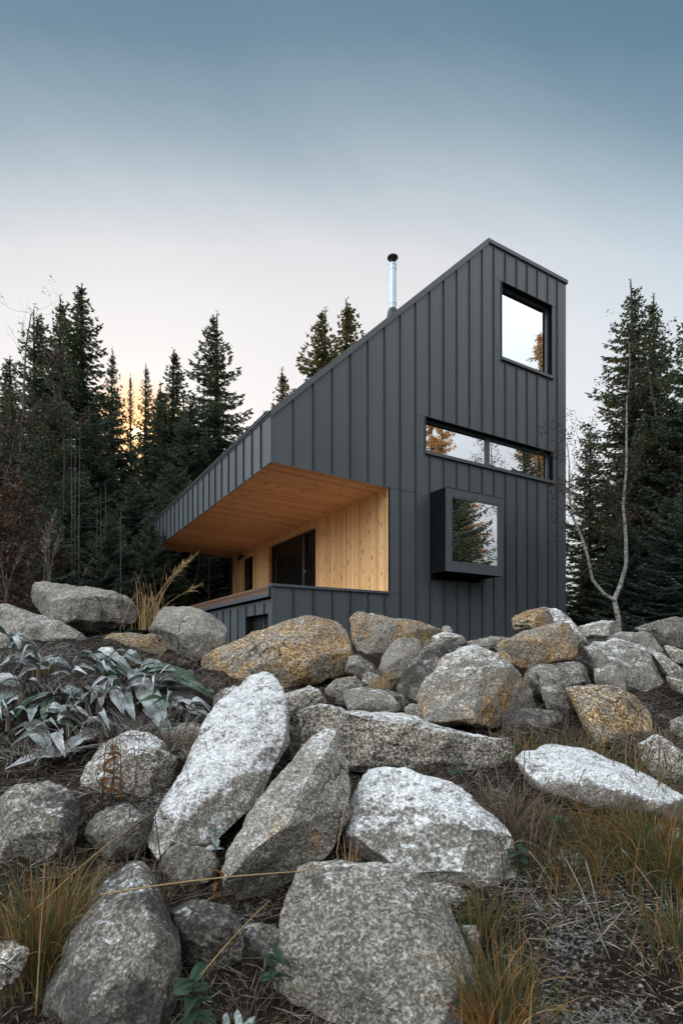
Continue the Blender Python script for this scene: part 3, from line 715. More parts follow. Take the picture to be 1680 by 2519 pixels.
B('pale flat stone under the tan loaf shaped boulder', 'b', [(490,680),(560,660),(680,620),(740,640),(800,700),(820,745),(700,780),(600,820),(540,840),(490,760)], Y=4.7, col=(.4,.1,.2,.1))
B('reddish brown stone with a dark smooth face in the central gap', 'b', [(815,735),(850,690),(940,640),(1030,618),(1150,625),(1250,670),(1310,710),(1300,780),(1240,820),(1100,800),(950,770)], Y=4.9, ridge=[(900,740,.05),(1240,740,.15),(1050,690,.1)], col=(.12,.55,.75,.1), detail=60)
B('rough rusty stone directly behind the dark faced stone', 'b', [(780,650),(850,570),(980,560),(1040,615),(1000,690),(900,730),(810,710)], Y=5.3, col=(.2,.6,.35,.1))
B('grey broken stone beside the right end of the tan loaf boulder', 'b', [(930,440),(1000,425),(1040,470),(1110,490),(1120,540),(1020,570),(910,540)], Y=5.7, col=(.25,.1,.6,.1))
B('little angular grey chip in front of the pointed tan boulder', 'b', [(1015,590),(1030,545),(1065,530),(1110,560),(1180,580),(1210,640),(1120,640),(1040,620)], Y=5.15, col=(.3,.1,.5,.1), detail=40, name='stone')
B('long ochre boulder with a flat sloping top against the house wall', 'b', [(950,190),(985,145),(1040,148),(1150,180),(1300,210),(1450,235),(1568,250),(1640,275),(1660,330),(1500,400),(1300,430),(1180,440),(1110,490),(1010,440),(960,330)], Y=7.3, th=.9, tilt=.3, ridge=[(1010,200,.1),(1200,240,.22),(1400,280,.2),(1010,380,.15),(1150,400,.15),(1560,300,.1)], col=(.18,.72,.3,.5), detail=80)
B('narrow pointed tan boulder standing in front of the long ochre one', 'b', [(1115,520),(1140,440),(1200,350),(1260,300),(1320,292),(1380,320),(1405,370),(1350,470),(1290,560),(1230,650),(1150,640),(1105,570)], Y=5.9, col=(.2,.55,.3,.3), detail=60)
B('dark blotched boulder left of the pale pyramid shaped boulder', 'b', [(1240,640),(1300,530),(1400,400),(1470,340),(1568,325),(1680,345),(1660,500),(1500,720),(1400,770),(1290,740)], Y=5.5, col=(.34,.05,.85,.1), detail=70)
B('pale pyramid shaped boulder with a bright yellowish right face', 'c', [(150,360),(250,370),(370,410),(470,480),(560,620),(640,760),(655,820),(600,860),(350,890),(100,885),(-100,850),(-110,700),(-70,580),(20,470),(100,385)], Y=4.75, th=.9, tilt=.5, ridge=[(200,470,.12),(235,560,.36),(305,800,.50),(470,700,.12),(0,800,.05),(560,820,.12)], col=(.50,.66,.25,.55), detail=140, sharp=3)
B('grey stone low between the ledge and the pale pyramid shaped boulder', 'b', [(1290,770),(1330,735),(1450,745),(1520,830),(1480,890),(1330,870)], Y=4.6, col=(.2,.2,.35,.2), detail=48)
B('golden tan block with a flat lit front on the right of the crest', 'c', [(335,375),(470,310),(620,270),(740,225),(830,212),(872,270),(900,360),(880,430),(760,470),(540,535),(480,480),(390,405)], Y=5.7, ridge=[(540,345,.26),(700,300,.2),(545,500,.22),(840,290,.12),(430,370,.1)], col=(.2,.82,.15,.3), detail=80, sharp=3)
B('rounded rust coloured boulder highest on the crest by the house corner', 'c', [(475,190),(500,165),(560,140),(670,118),(740,130),(760,180),(765,250),(640,290),(540,290),(480,255)], Y=6.7, th=.5, col=(.08,.85,.3,.2), detail=64)
B('narrow frost white rib of stone behind the golden tan block', 'c', [(700,125),(760,130),(850,190),(930,290),(972,370),(950,390),(890,370),(840,280),(740,220)], Y=6.55, th=.35, col=(.8,.35,.5,.1), detail=64)
B('dark round backed boulder under the golden tan block', 'c', [(550,545),(640,490),(740,470),(900,465),(980,490),(1015,560),(1010,640),(900,680),(740,680),(640,720),(560,680)], Y=5.2, col=(.22,.12,.65,.3), detail=64)
B('large striped grey boulder with a frosted back on the right', 'c', [(920,400),(1010,345),(1120,325),(1220,345),(1320,385),(1400,450),(1480,550),(1525,640),(1400,690),(1250,690),(1100,640),(1000,510)], Y=5.8, ridge=[(1090,410,.2),(1060,510,.15),(1250,480,.2),(1400,600,.2)], col=(.5,.03,.35,.1), detail=80)
B('small upright stone with a frosted top in front of the striped boulder', 'c', [(1000,515),(1110,492),(1170,520),(1200,600),(1205,690),(1100,680),(1010,640)], Y=5.0, col=(.4,.35,.4,.1), detail=48)
B('rust brown shelf shaped block tipping out of the grass', 'c', [(820,640),(960,625),(1110,622),(1250,690),(1370,760),(1385,850),(1370,940),(1290,975),(1200,1030),(1050,1030),(960,930),(880,770)], Y=4.5, th=.6, tilt=.9, ridge=[(1040,775,.28),(1362,768,.10),(900,690,.05),(1060,1000,.18),(1340,930,.1)], col=(.2,.85,.35,.4), detail=80, sharp=3)
B('broad flat slab thick with frost lying in the grass on the right', 'c', [(500,1110),(560,1025),(680,998),(830,1010),(980,1050),(1150,1120),(1350,1210),(1568,1330),(1720,1430),(1640,1520),(1300,1450),(900,1370),(600,1260)], Y=3.45, th=.6, tilt=1.5, ridge=[(600,1120,.12),(800,1180,.2),(1000,1260,.25),(1250,1340,.25),(1500,1430,.2)], col=(.62,.3,.55,.2), detail=140, rough=.8, fc=1, cuts=3)
B('grey sloping boulder at the right edge below the rust brown block', 'c', [(1280,990),(1390,930),(1500,990),(1568,1060),(1700,1150),(1720,1300),(1500,1250),(1350,1190),(1290,1090)], Y=3.95, col=(.45,.15,.3,.3), detail=64)
B('pale two faced boulder at the foot of the white birch', 'c', [(890,245),(960,215),(1040,195),(1160,205),(1205,260),(1110,330),(980,365),(920,320)], Y=7.6, ridge=[(1040,225,.25),(1070,310,.2)], col=(.35,.35,.2,.35), detail=60, sharp=3)
B('grey brown wedge of stone above the striped boulder', 'c', [(1070,320),(1190,280),(1310,262),(1375,300),(1430,370),(1440,420),(1330,400),(1200,360)], Y=6.9, col=(.2,.3,.45,.1), detail=56)
B('long dark flat boulder at the far right of the crest', 'c', [(1215,245),(1340,215),(1420,185),(1568,172),(1700,180),(1720,330),(1560,385),(1440,380),(1380,320),(1300,285)], Y=7.8, col=(.1,.12,.65,.2), detail=64)
B('thin splintered slab to the right of the striped boulder', 'c', [(1335,385),(1360,370),(1450,430),(1540,500),(1568,530),(1640,620),(1540,630),(1450,530),(1390,455)], Y=5.9, col=(.5,.1,.4,.1), detail=56)
B('small brown stone near the right edge under the dark flat boulder', 'c', [(1435,355),(1510,365),(1568,410),(1640,430),(1640,490),(1500,470)], Y=6.6, col=(.4,.5,.3,.1), detail=40)
B('low grey stone by the right edge above the withered heath', 'c', [(1460,560),(1540,570),(1650,600),(1650,680),(1540,670),(1480,640)], Y=5.4, col=(.35,.1,.4,.1), detail=40)
B('dull grey stone in the withered heath at the right edge', 'c', [(1480,840),(1568,810),(1680,850),(1680,980),(1560,970),(1490,920)], Y=4.35, col=(.3,.1,.5,.2), detail=48)
B('grey rounded boulder at the left edge behind the grass tuft', 'D', [(-70,1900),(-40,1850),(40,1810),(110,1800),(165,1825),(180,1870),(170,1930),(140,1980),(60,2030),(-20,2050),(-90,2010)], Y=2.95, th=.5, col=(.22,.15,.7,.5), detail=90)
B('frost topped boulder behind the rusty dead stems on the left', 'd', [(515,330),(560,215),(640,90),(720,25),(850,-5),(960,10),(1040,70),(1120,180),(1110,320),(970,460),(760,540),(600,490),(520,420)], Y=3.7, th=.6, tilt=.6, col=(.52,.1,.3,.3), detail=90)
B('small mossy boulder in the bottom left corner', 'g', [(-40,600),(90,588),(165,640),(130,740),(60,840),(-20,880),(-80,800),(-80,650)], Y=1.95, col=(.18,.2,.4,.5), detail=64)
B('dark mossy stone deep in the hollow left of the bottom boulder', 'g', [(950,470),(1010,435),(1110,440),(1190,500),(1200,610),(1060,660),(970,580)], Y=2.35, col=(.1,.1,.8,.6), detail=56)
B('little grey stone hidden in grass right of the bottom boulder', 'h', [(345,505),(420,500),(455,580),(440,680),(390,640)], Y=2.25, col=(.25,.1,.4,.2), detail=40, name='stone')
B('little white stone on the end of the long ochre boulder', 'c', [(18,245),(40,232),(80,245),(95,280),(60,300),(25,285)], Y=7.1, col=(.4,.1,0,.1), detail=32, name='stone')
B('flat pale stone at the foot of the house wall', 'c', [(-60,310),(40,272),(110,285),(170,310),(200,340),(100,370),(-40,370)], Y=7.0, col=(.5,.1,.2,.1), detail=48)
B('low dark slab behind the golden tan block', 'c', [(180,335),(300,305),(460,302),(480,340),(400,380),(330,395),(200,380)], Y=6.3, col=(.25,.1,.6,.1), detail=48)
B('small mustard coloured stone behind the pale pyramid shaped boulder', 'c', [(365,410),(410,390),(455,425),(490,500),(460,530),(400,480)], Y=5.2, col=(.2,.9,.1,.5), detail=40, name='stone')
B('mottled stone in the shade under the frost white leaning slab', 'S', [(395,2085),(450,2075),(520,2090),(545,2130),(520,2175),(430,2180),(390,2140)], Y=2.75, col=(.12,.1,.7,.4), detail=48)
B('dark stone in the gap right of the long grey ledge', 'S', [(1230,1760),(1300,1745),(1380,1750),(1400,1800),(1330,1835),(1240,1820)], Y=4.6, col=(.12,.2,.7,.3), detail=48)
B('grey stone sunk in the soil under the frost capped boulder', 'S', [(930,2190),(1010,2170),(1150,2180),(1230,2200),(1250,2260),(1150,2300),(1000,2270)], Y=2.6, col=(.2,.3,.5,.2), detail=56)

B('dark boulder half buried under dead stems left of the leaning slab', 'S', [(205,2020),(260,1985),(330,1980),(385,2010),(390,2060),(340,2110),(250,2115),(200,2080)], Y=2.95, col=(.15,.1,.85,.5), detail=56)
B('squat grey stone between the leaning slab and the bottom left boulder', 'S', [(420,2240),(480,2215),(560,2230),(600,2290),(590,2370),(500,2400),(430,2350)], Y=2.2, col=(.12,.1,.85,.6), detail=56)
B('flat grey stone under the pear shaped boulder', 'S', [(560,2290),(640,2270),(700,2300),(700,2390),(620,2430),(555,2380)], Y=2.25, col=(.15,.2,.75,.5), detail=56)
B('worn boulder behind the frost topped boulder on the left bank', 'S', [(395,1800),(450,1775),(500,1790),(520,1850),(480,1900),(410,1890)], Y=4.0, col=(.4,.1,.5,.3), detail=56)
B('grey stone filling the gap behind the leaning white slab', 'S', [(520,1700),(580,1690),(640,1720),(700,1760),(690,1830),(600,1850),(530,1790)], Y=4.6, col=(.4,.1,.4,.2), detail=56)
B('grey rounded stone behind the long speckled ledge', 'S', [(840,1700),(900,1690),(960,1700),(990,1740),(960,1780),(870,1775)], Y=4.7, col=(.3,.1,.5,.2), detail=48)
B('rough grey stone between the round backed and the rust brown blocks', 'S', [(1330,1690),(1390,1680),(1420,1710),(1420,1760),(1350,1765)], Y=4.9, col=(.2,.3,.6,.3), detail=48)
B('weathered stone at the lower right edge under the dense grass', 'S', [(1560,2060),(1620,2030),(1700,2050),(1720,2120),(1640,2150),(1570,2120)], Y=2.9, col=(.3,.2,.6,.4), detail=48)
# ---------------------------------------------------------------- trees
def kites(base, d, L, wdt, nrm):
    """arrays of slender leaf-sized kites"""
    d = d / (np.linalg.norm(d, axis=1, keepdims=True) + 1e-9)
    s = np.cross(d, nrm); s /= (np.linalg.norm(s, axis=1, keepdims=True) + 1e-9)
    L = L[:, None]; wd = wdt[:, None]
    a = base; m = base + d * L * .42; c = base + d * L
    v = np.stack([a, m + s * wd, c, m - s * wd], 1).reshape(-1, 3)
    return v
def quads_of(v): return np.arange(len(v)).reshape(-1, 4)

def spruce(seed, H, Rr, dens=1.0, droop=.30, fine=1.0, low=.05, power=.92):
    r = np.random.default_rng(seed)
    tr = MB()
    hs = np.linspace(0, H, 9); wob = np.cumsum(r.normal(0, .012 * H / 10, (9, 2)), 0); wob[0] = 0
    tr.tube([(wob[i, 0] * (i > 0), wob[i, 1], hs[i] * (1.008 if i == 8 else 1)) for i in range(9)], [max(.012, .014 * H * (1 - h / H) ** .9) for h in hs], 7)
    V = []
    z = H * low
    while z < H * .985:
        u = z / H
        rad = Rr * (1 - u) ** power * (.65 + .35 * min(1, (u - low + .03) / .12)) + .03
        nb = int(r.integers(5, 9)); a0 = r.uniform(0, 6.28)
        for b in range(nb):
            L = rad * r.uniform(.5, 1.2)
            if r.random() < .07: L *= .5
            az = a0 + b * 6.283 / nb + r.normal(0, .2)
            zz = z + r.normal(0, .09)
            up = .75 * u ** 2.2 * 1.1 - droop * (1 - u)              # upward near the top, hanging below
            A = np.array([math.cos(az), math.sin(az), 0]); S = np.array([-A[1], A[0], 0])
            n = max(3, int(L / (.12 / dens)))
            q = np.linspace(.10, 1, n) + r.normal(0, .02, n)
            tip = .16 * q ** 3
            cz = zz + L * (up * q - .16 * np.sin(q * 3.1) * (1 - u) + tip)
            ax = A[None] * (q * L)[:, None]; ax[:, 2] = cz
            slope = np.gradient(cz) / (np.gradient(q * L) + 1e-6)
            dirv = np.stack([A[0] + 0 * q, A[1] + 0 * q, np.clip(slope, -1, 1)], 1)
            # main axis needles
            V.append(kites(ax, dirv, np.minimum(np.full(n, .20 * fine) + r.uniform(0, .1, n), .05 + .35 * L), np.full(n, .035 * min(1, .45 + L)), r.normal(0, 1, (n, 3))))
            tl = (min(.10, .03 + .12 * L) + .46 * L / max(Rr, 1) * (1 - q * .72)) * r.uniform(.6, 1.2, n)
            for sgn in (-1, 1):
                dv = A[None] * .62 + S[None] * sgn * .85 + np.stack([0 * q, 0 * q, -.25 - .35 * (1 - u) + r.normal(0, .16, n)], 1)
                V.append(kites(ax, dv, tl, .024 + .10 * tl * .5, np.array([[0, 0, 1]]) + r.normal(0, .45, (n, 3))))
                dn = dv / np.linalg.norm(dv, axis=1, keepdims=True)
                for f in (.22, .45, .68, .9):
                    bp = ax + dn * (tl * f)[:, None]
                    for s2 in (-1, 1):
                        dd = dn * .7 + np.cross(dn, [0, 0, 1]) * s2 * .8 + np.stack([0 * q, 0 * q, -.35 + r.normal(0, .25, n)], 1)
                        V.append(kites(bp, dd, (.07 + .16 * (1 - f)) * fine * r.uniform(.7, 1.3, n) * (.6 + tl) * min(1, .25 + 1.1 * L), np.full(n, .026 * min(1, .4 + L)), r.normal(0, 1, (n, 3))))
        z += (.16 + .30 * (1 - u)) * r.uniform(.75, 1.25) / dens ** .5
    # leader
    n = 26; zz = np.linspace(H * .965, H * 1.012, n)
    b = np.zeros((n, 3)); b[:, 2] = zz; b[:, 0] += wob[-1, 0]; b[:, 1] += wob[-1, 1]
    dv = r.normal(0, .5, (n, 3)); dv[:, 2] = .9
    V.append(kites(b, dv, np.full(n, .12), np.full(n, .014), r.normal(0, 1, (n, 3))))
    v = np.concatenate(V)
    return tr.mesh('trunk'), np_mesh('crown', v, quads_of(v))

def larch(seed, H, Rr):
    r = np.random.default_rng(seed); tr = MB()
    tr.tube([(0, 0, 0), (.05, .03, H * .5), (0, 0, H)], [.012 * H, .008 * H, .01], 7); V = []
    z = H * .15
    while z < H * .98:
        u = z / H; L0 = Rr * (1 - u) ** .75 * (.6 + .4 * min(1, (u - .1) / .2)) + .1
        for b in range(int(r.integers(3, 6))):
            az = r.uniform(0, 6.28); L = L0 * r.uniform(.5, 1.15)
            A = np.array([math.cos(az), math.sin(az), 0])
            n = max(4, int(L / .09)); q = np.linspace(.08, 1, n)
            ax = A[None] * (q * L)[:, None]; ax[:, 2] = z + L * (.12 * q - .22 * q * q + .18 * q ** 3)
            if L > .5: tr.tube([tuple(ax[0]), tuple(ax[n // 2]), tuple(ax[-1])], [.02, .013, .005], 4)
            for k in range(11):
                dv = r.normal(0, .6, (n, 3)) + A * .3; dv[:, 2] -= .45
                V.append(kites(ax + r.normal(0, .07, (n, 3)), dv, r.uniform(.08, .24, n), r.uniform(.018, .035, n), r.normal(0, 1, (n, 3))))
        z += r.uniform(.16, .34)
    v = np.concatenate(V); return tr.mesh('trunk'), np_mesh('crown', v, quads_of(v))

def bare_tree(seed, H, spread=.5, depth=5, leaf=0.0, r0=.09, lean=(0, 0), stem=None, leaf_size=.06, first=.3):
    r = random.Random(seed); tr = MB(); br = MB(); lv = []
    def grow(p, d, L, rad, lev):
        pts = [p]; n = 4
        for i in range(n):
            d = (d + Vector((r.gauss(0, .13), r.gauss(0, .13), r.gauss(.05, .1)))).normalized()
            pts.append(pts[-1] + d * L / n)
        (tr if lev == 0 else br).tube(pts, [rad * (1 - .5 * i / n) for i in range(n + 1)], 6 if lev < 2 else 3, cap=False)
        if lev >= depth:
            if leaf and r.random() < leaf:
                for _ in range(3): lv.append((pts[r.randint(1, n)], d))
            return
        for i in range(r.randint(2, 4) if lev else 0):
            t = r.randint(1, n); an = r.uniform(0, 6.28)
            s = Vector((math.cos(an), math.sin(an), r.uniform(-.1, .7)))
            grow(pts[t], (d * .5 + s * spread).normalized(), L * r.uniform(.42, .68), rad * .5, lev + 1)
        if leaf and lev > depth - 3 and r.random() < leaf: lv.append((pts[2], d))
        return pts, d
    if stem is None:
        stem = []; p = Vector((0, 0, 0)); d = Vector((lean[0], lean[1], 1)).normalized()
        for i in range(11):
            stem.append((p.copy(), r0 * (1 - i / 11) ** .8 + .008))
            d = (d + Vector((r.gauss(0, .07), r.gauss(0, .07), .06))).normalized(); p = p + d * H / 10
        stem = [stem]
    for line in stem:
        tr.tube([q for q, _ in line], [w_ for _, w_ in line], 8)
        m = len(line)
        for i in range(int(m * first), m):
            p, w_ = line[i]
            for _ in range(r.randint(2, 4)):
                an = r.uniform(0, 6.28); s = Vector((math.cos(an), math.sin(an), r.uniform(.1, .9)))
                grow(p + Vector((0, 0, r.uniform(0, .3))), s.normalized(), H * .17 * (1.15 - .7 * i / m) * r.uniform(.6, 1.2), min(.02, max(.004, w_ * .34)), 2)
    lm = None
    if lv:
        b = np.array([tuple(p) for p, _ in lv]); n = len(b); rr = np.random.default_rng(seed)
        b = np.repeat(b, 2, 0) + rr.normal(0, .07, (n * 2, 3)); n *= 2
        v = kites(b, rr.normal(0, 1, (n, 3)) + [0, 0, -.4], rr.uniform(.6, 1.4, n) * leaf_size, np.full(n, leaf_size * .33), rr.normal(0, 1, (n, 3)))
        lm = np_mesh('foliage', v, quads_of(v))
    return tr.mesh('trunk'), br.mesh('branches'), lm

VAR = [spruce(11, 17, 2.5), spruce(12, 17, 2.1, droop=.22), spruce(13, 17, 2.9, droop=.38), spruce(14, 17, 1.75, droop=.15), spruce(15, 13, 2.6, dens=.9, droop=.36, power=.7)]
VH = [17, 17, 17, 17, 13]
WF = 1.62
def tree_at(x, ytop, Y, v, label, group=None, wide=1.0, rz=None, mat='spruce', name='spruce_tree', sink=.2):
    """a spruce whose tip stands at that height at distance Y"""
    tip = P(x, ytop, Y); gz_ = float(ground(tip.x, Y)) - sink
    k = (tip.z - gz_) / VH[v]
    root = empty(name, (tip.x, Y, gz_), rz if rz is not None else random.uniform(0, 6.28))
    root.scale = (k * wide * WF, k * wide * WF, k)
    tm, cm_ = VAR[v]
    if mat != 'spruce':
        cm_ = cm_.copy()
    link('trunk', tm, M['bark'], root); link('crown', cm_, M[mat], root)
    return tag(root, label, 'tree', group)
def tree_xy(x, y, H, v, label, group=None, wide=1.0, mat='spruce', name='spruce_tree', meshes=None):
    gz_ = float(ground(x, y)) - .2
    root = empty(name, (x, y, gz_), random.uniform(0, 6.28))
    k = H / (VH[v] if meshes is None else meshes[2])
    root.scale = (k * wide, k * wide, k)
    tm, cm_ = VAR[v] if meshes is None else meshes[:2]
    if mat != 'spruce' and meshes is None: cm_ = cm_.copy()
    link('trunk', tm, M['bark'], root); link('crown', cm_, M[mat], root)
    return tag(root, label, 'tree', group)
# left of the house, each tip that stands against the sky
tree_at(198, 702, 26, 0, 'tallest dark spruce on the left, its tip highest above the forest', wide=1.1)
tree_at(152, 735, 27.5, 1, 'slim spruce close behind the left shoulder of the tallest spruce')
tree_at(96, 770, 27, 2, 'broad spruce left of the tallest one with golden lit edges', wide=1.0)
tree_at(277, 862, 30, 1, 'narrow spruce just right of the tallest one, beside the low sun', wide=.74)
tree_at(361, 902, 33, 3, 'slender spruce whose top stands directly above the low sun', wide=.80)
tree_at(321, 925, 34.5, 3, 'needle thin spruce top directly left of the low sun', wide=.5)
tree_at(392, 955, 34, 3, 'lower thin spruce top right of the one above the sun', wide=.9)
tree_at(431, 866, 30, 3, 'thin topped spruce between the low sun and the dense cone shaped spruce', wide=1.35)
tree_at(525, 777, 27, 0, 'dense cone shaped spruce just left of the sloping eaves', wide=1.12)
tree_at(470, 985, 26, 2, 'short bushy spruce at the foot of the cone shaped one')
tree_at(791, 766, 30, 0, 'sunlit spruce top rising over the roof slope left of the flue', wide=1.15, mat='spruce_sunlit')
tree_at(857, 742, 34, 1, 'farther sunlit spruce tip over the roof slope nearest the flue', wide=1.3, mat='spruce_sunlit')
tree_at(696, 913, 35, 1, 'smallest sunlit spruce tip above the roof near the eaves corner', wide=1.1, mat='spruce_sunlit')
FG = 'dark spruces filling the forest behind the rocks'
FL = 'dark spruce in the shaded forest on the left, its crown merging with its neighbours'
for x, yt, Y, v in [(30,985,25,2),(-60,900,28,0),(130,1000,23,4),(230,1010,24,2),(295,1105,27,4),(412,1010,33,2),(455,1000,36,0),(235,985,33,1),(330,1180,22,4),(180,1160,20.5,4),(60,1180,20,4),(430,1150,24,4),(540,1080,29,4),(20,880,37,0),(400,960,42,2),(560,1130,33,2),(500,1040,38,2),(-120,980,24,2),(600,1180,37,2),(660,1200,40,2),(110,1250,17.5,4),(270,1270,18.5,4),(375,1290,19.5,4)]:
    tree_at(x, yt, Y, v, FL, FG, wide=1.15 if v != 3 else 1.3)
# right of the house
tree_at(1559, 702, 20, 2, 'tall spruce with sunlit top behind the white birch', wide=.98, mat='spruce')
tree_at(1606, 735, 21, 1, 'second spruce tip close to the right of the sunlit spruce')
tree_at(1712, 735, 17, 2, 'big dark spruce entering at the right edge', wide=1.05)
tree_at(1448, 1060, 22, 4, 'low spruce showing past the right corner of the house', wide=.62)
FR = 'dark spruce in the dense row right of the house'
GR = 'dark spruces right of the house'
for x, yt, Y, v in [(1535,1230,21,4),(1590,1060,18,4),(1660,1010,19,4),(1545,1290,16.5,4),(1640,1230,15.5,4),(1440,1400,20,4),(1710,1170,14.5,4),(1800,800,19,2),(1490,1180,30,4),(1580,1100,31,2),(1690,960,27,2),(1430,1440,24,4),(1380,1420,30,4)]:
    tree_at(x, yt, Y, v, FR, GR, wide=1.05)
# trees beyond the right of the picture that the windows mirror
lm1 = larch(31, 18, 3.2)
tree_xy(25.0, 6.7, 17.5, 0, 'orange autumn larch mirrored in the left pane of the long window', mat='larch', name='larch_tree', meshes=(*lm1, 18))
tree_xy(28.0, 4.9, 20, 0, 'paler autumn larch mirrored behind the orange one in the long window', mat='larch', name='larch_tree', meshes=(*lm1, 18))
tree_xy(19.7, 8.0, 11.5, 4, 'dark spruce mirrored in the box window', wide=1.5)
tree_xy(22.8, 7.0, 12.0, 4, 'farther dark spruce mirrored behind the one in the box window', wide=1.7)
tree_xy(21.5, 6.2, 11.0, 4, 'second dark spruce mirrored at the left of the box window', wide=1.5)
tree_xy(31.0, 11.2, 17, 2, 'dark spruce mirrored in the right pane of the long window', wide=1.5)
tree_xy(37, 11.3, 27, 0, 'tall sunlit larch mirrored in the corner of the upper window', mat='larch', name='larch_tree', meshes=(*lm1, 18), wide=.9)

# birch with a forked white trunk
bx = P(1516, 1521, 14); bz = float(ground(bx.x, 14)) - .1
def ln(pts, r0, r1):
    n = len(pts); out = []
    for i, (x, y) in enumerate(pts):
        p = P(x, y, 14); out.append((Vector((p.x - bx.x, (i % 3 - 1) * .05 + .25 * (i / n), p.z - bz)), r0 + (r1 - r0) * i / (n - 1)))
    return out
main = [(Vector((.05, 0, 0)), .09)] + ln([(1519,1525),(1512,1475),(1530,1440),(1541,1390),(1544,1320),(1541,1240),(1545,1150),(1549,1060),(1553,980),(1557,900),(1560,830)], .068, .006)
fork = ln([(1512,1478),(1488,1462),(1462,1425),(1448,1370),(1436,1320),(1424,1280),(1408,1255),(1400,1245)], .045, .018)
fork2 = ln([(1412,1262),(1405,1240),(1406,1190),(1404,1130),(1402,1080)], .04, .008)
tm, bm_, lm = bare_tree(5, 6.5, depth=5, leaf=.3, stem=[main, fork, fork2], leaf_size=.055, first=.42)
root = empty('birch_tree', (bx.x, 14, bz)); tag(root, 'bare birch with a forked white trunk right of the house', 'tree')
link('trunk', tm, M['birch'], root); link('branches', bm_, M['bark'], root)
if lm: link('foliage', lm, M['redleaf'], root)
def bare(x, ybase, ytop, Y, seed, label, mat='bark', leaf=.3, cat='tree', name='bare_tree', group=None, **k):
    b = P(x, ybase, Y); t = P(x, ytop, Y); gz_ = float(ground(b.x, Y)) - .1
    tm, bm_, lm = bare_tree(seed, t.z - gz_, leaf=leaf, **k)
    root = empty(name, (b.x, Y, gz_)); tag(root, label, cat, group)
    link('trunk', tm, M[mat], root)
    link('branches', bm_, M[mat if mat != 'birch' else 'bark'], root)
    if lm: link('foliage', lm, M['redleaf'], root)
bare(15, 1480, 745, 23, 21, 'leafless grey tree with fine twigs at the upper left edge', 'bark_pale', leaf=.15, depth=4, r0=.09, leaf_size=.08)
bare(70, 1480, 930, 21, 22, 'rusty leaved thin tree in front of the left spruces', leaf=.9, depth=4, r0=.09, leaf_size=.11, first=.2)
bare(-25, 1480, 980, 19, 25, 'brown twiggy tree cut by the left edge', leaf=.8, depth=4, r0=.09, leaf_size=.10, first=.2)
bare(15, 1500, 1210, 14, 23, 'rust brown bush low at the left edge of the forest', leaf=.95, depth=4, r0=.05, leaf_size=.09, cat='bush', name='brown_bush', first=.05)
bare(1600, 1520, 800, 17, 24, 'thin leafy brown tree among the spruces behind the birch', leaf=.5, depth=4, r0=.08, leaf_size=.08, first=.3)
bare(505, 1500, 1330, 23, 26, 'pale leafless bush under the terrace roof end', 'bark_pale', leaf=.0, depth=4, r0=.05, cat='bush', name='bare_bush', first=.05, spread=.8)
bare(470, 1500, 1345, 21.5, 27, 'low bleached twiggy bush left of the terrace deck', 'bark_pale', leaf=.0, depth=4, r0=.04, cat='bush', name='bare_bush', first=.05, spread=.9)
bare(540, 1110, 1075, 30, 28, 'grey bare twigs just above the eaves left of the roof corner', 'bark_pale', leaf=.0, depth=4, r0=.05, cat='bush', name='bare_bush', first=.3)
bare(-20, 1500, 1190, 13, 33, 'tall rust coloured thicket at the far left edge of the forest', leaf=.95, depth=4, r0=.05, leaf_size=.09, cat='bush', name='brown_bush', first=.05)
bare(75, 1500, 1290, 15, 34, 'brown leafless thicket behind the left boulders', leaf=.7, depth=4, r0=.045, leaf_size=.07, cat='bush', name='brown_bush', first=.05)
for i, (x, y1, Y, sd) in enumerate([(-30, 1120, 15, 41), (45, 1240, 12.5, 42), (5, 1300, 11.5, 43), (110, 1330, 13.5, 44)]):
    bare(x, 1500, y1, Y, sd, 'rust brown twiggy shrub crowding the far left edge of the forest', leaf=.95, depth=4, r0=.04, leaf_size=.085, cat='bush', name='brown_bush', group='rusty shrubs at the far left edge', first=.05)
# thin pale dead stems standing in the shade
for i, (x, y0, y1, Y) in enumerate([(195,1480,1015,19),(183,1480,1035,19.5),(174,1400,1050,20),(155,1350,1070,20),(177,1480,1180,18),(262,1480,1185,19),(248,1450,1200,19.5),(297,1480,1250,17.5),(240,1420,1230,19),(48,1400,1150,17)]):
    gz_ = float(ground(P(x, y0, Y).x, Y)) - .05; top = P(x + random.uniform(-3, 3), y1, Y)
    H = top.z - gz_; bx_ = P(x, y0, Y).x
    mb = MB(); mb.tube([(0, 0, 0), (random.uniform(-.04, .04), 0, H * .5), (top.x - bx_, 0, H)], [.022, .016, .005], 5)
    for k in range(int(H * 2.2)):
        z = random.uniform(.15, .97) * H; a = random.uniform(0, 6.28); l = random.uniform(.12, .5)
        mb.tube([(0, 0, z), (math.cos(a) * l, math.sin(a) * l, z - l * .15)], [.008, .003], 3, cap=False)
    o = mb.build('dead_sapling', M['bark_pale'], None, (bx_, Y, gz_)); tag(o, 'pale leafless sapling stem standing against the dark spruces', 'sapling', 'pale dead saplings in the left forest')
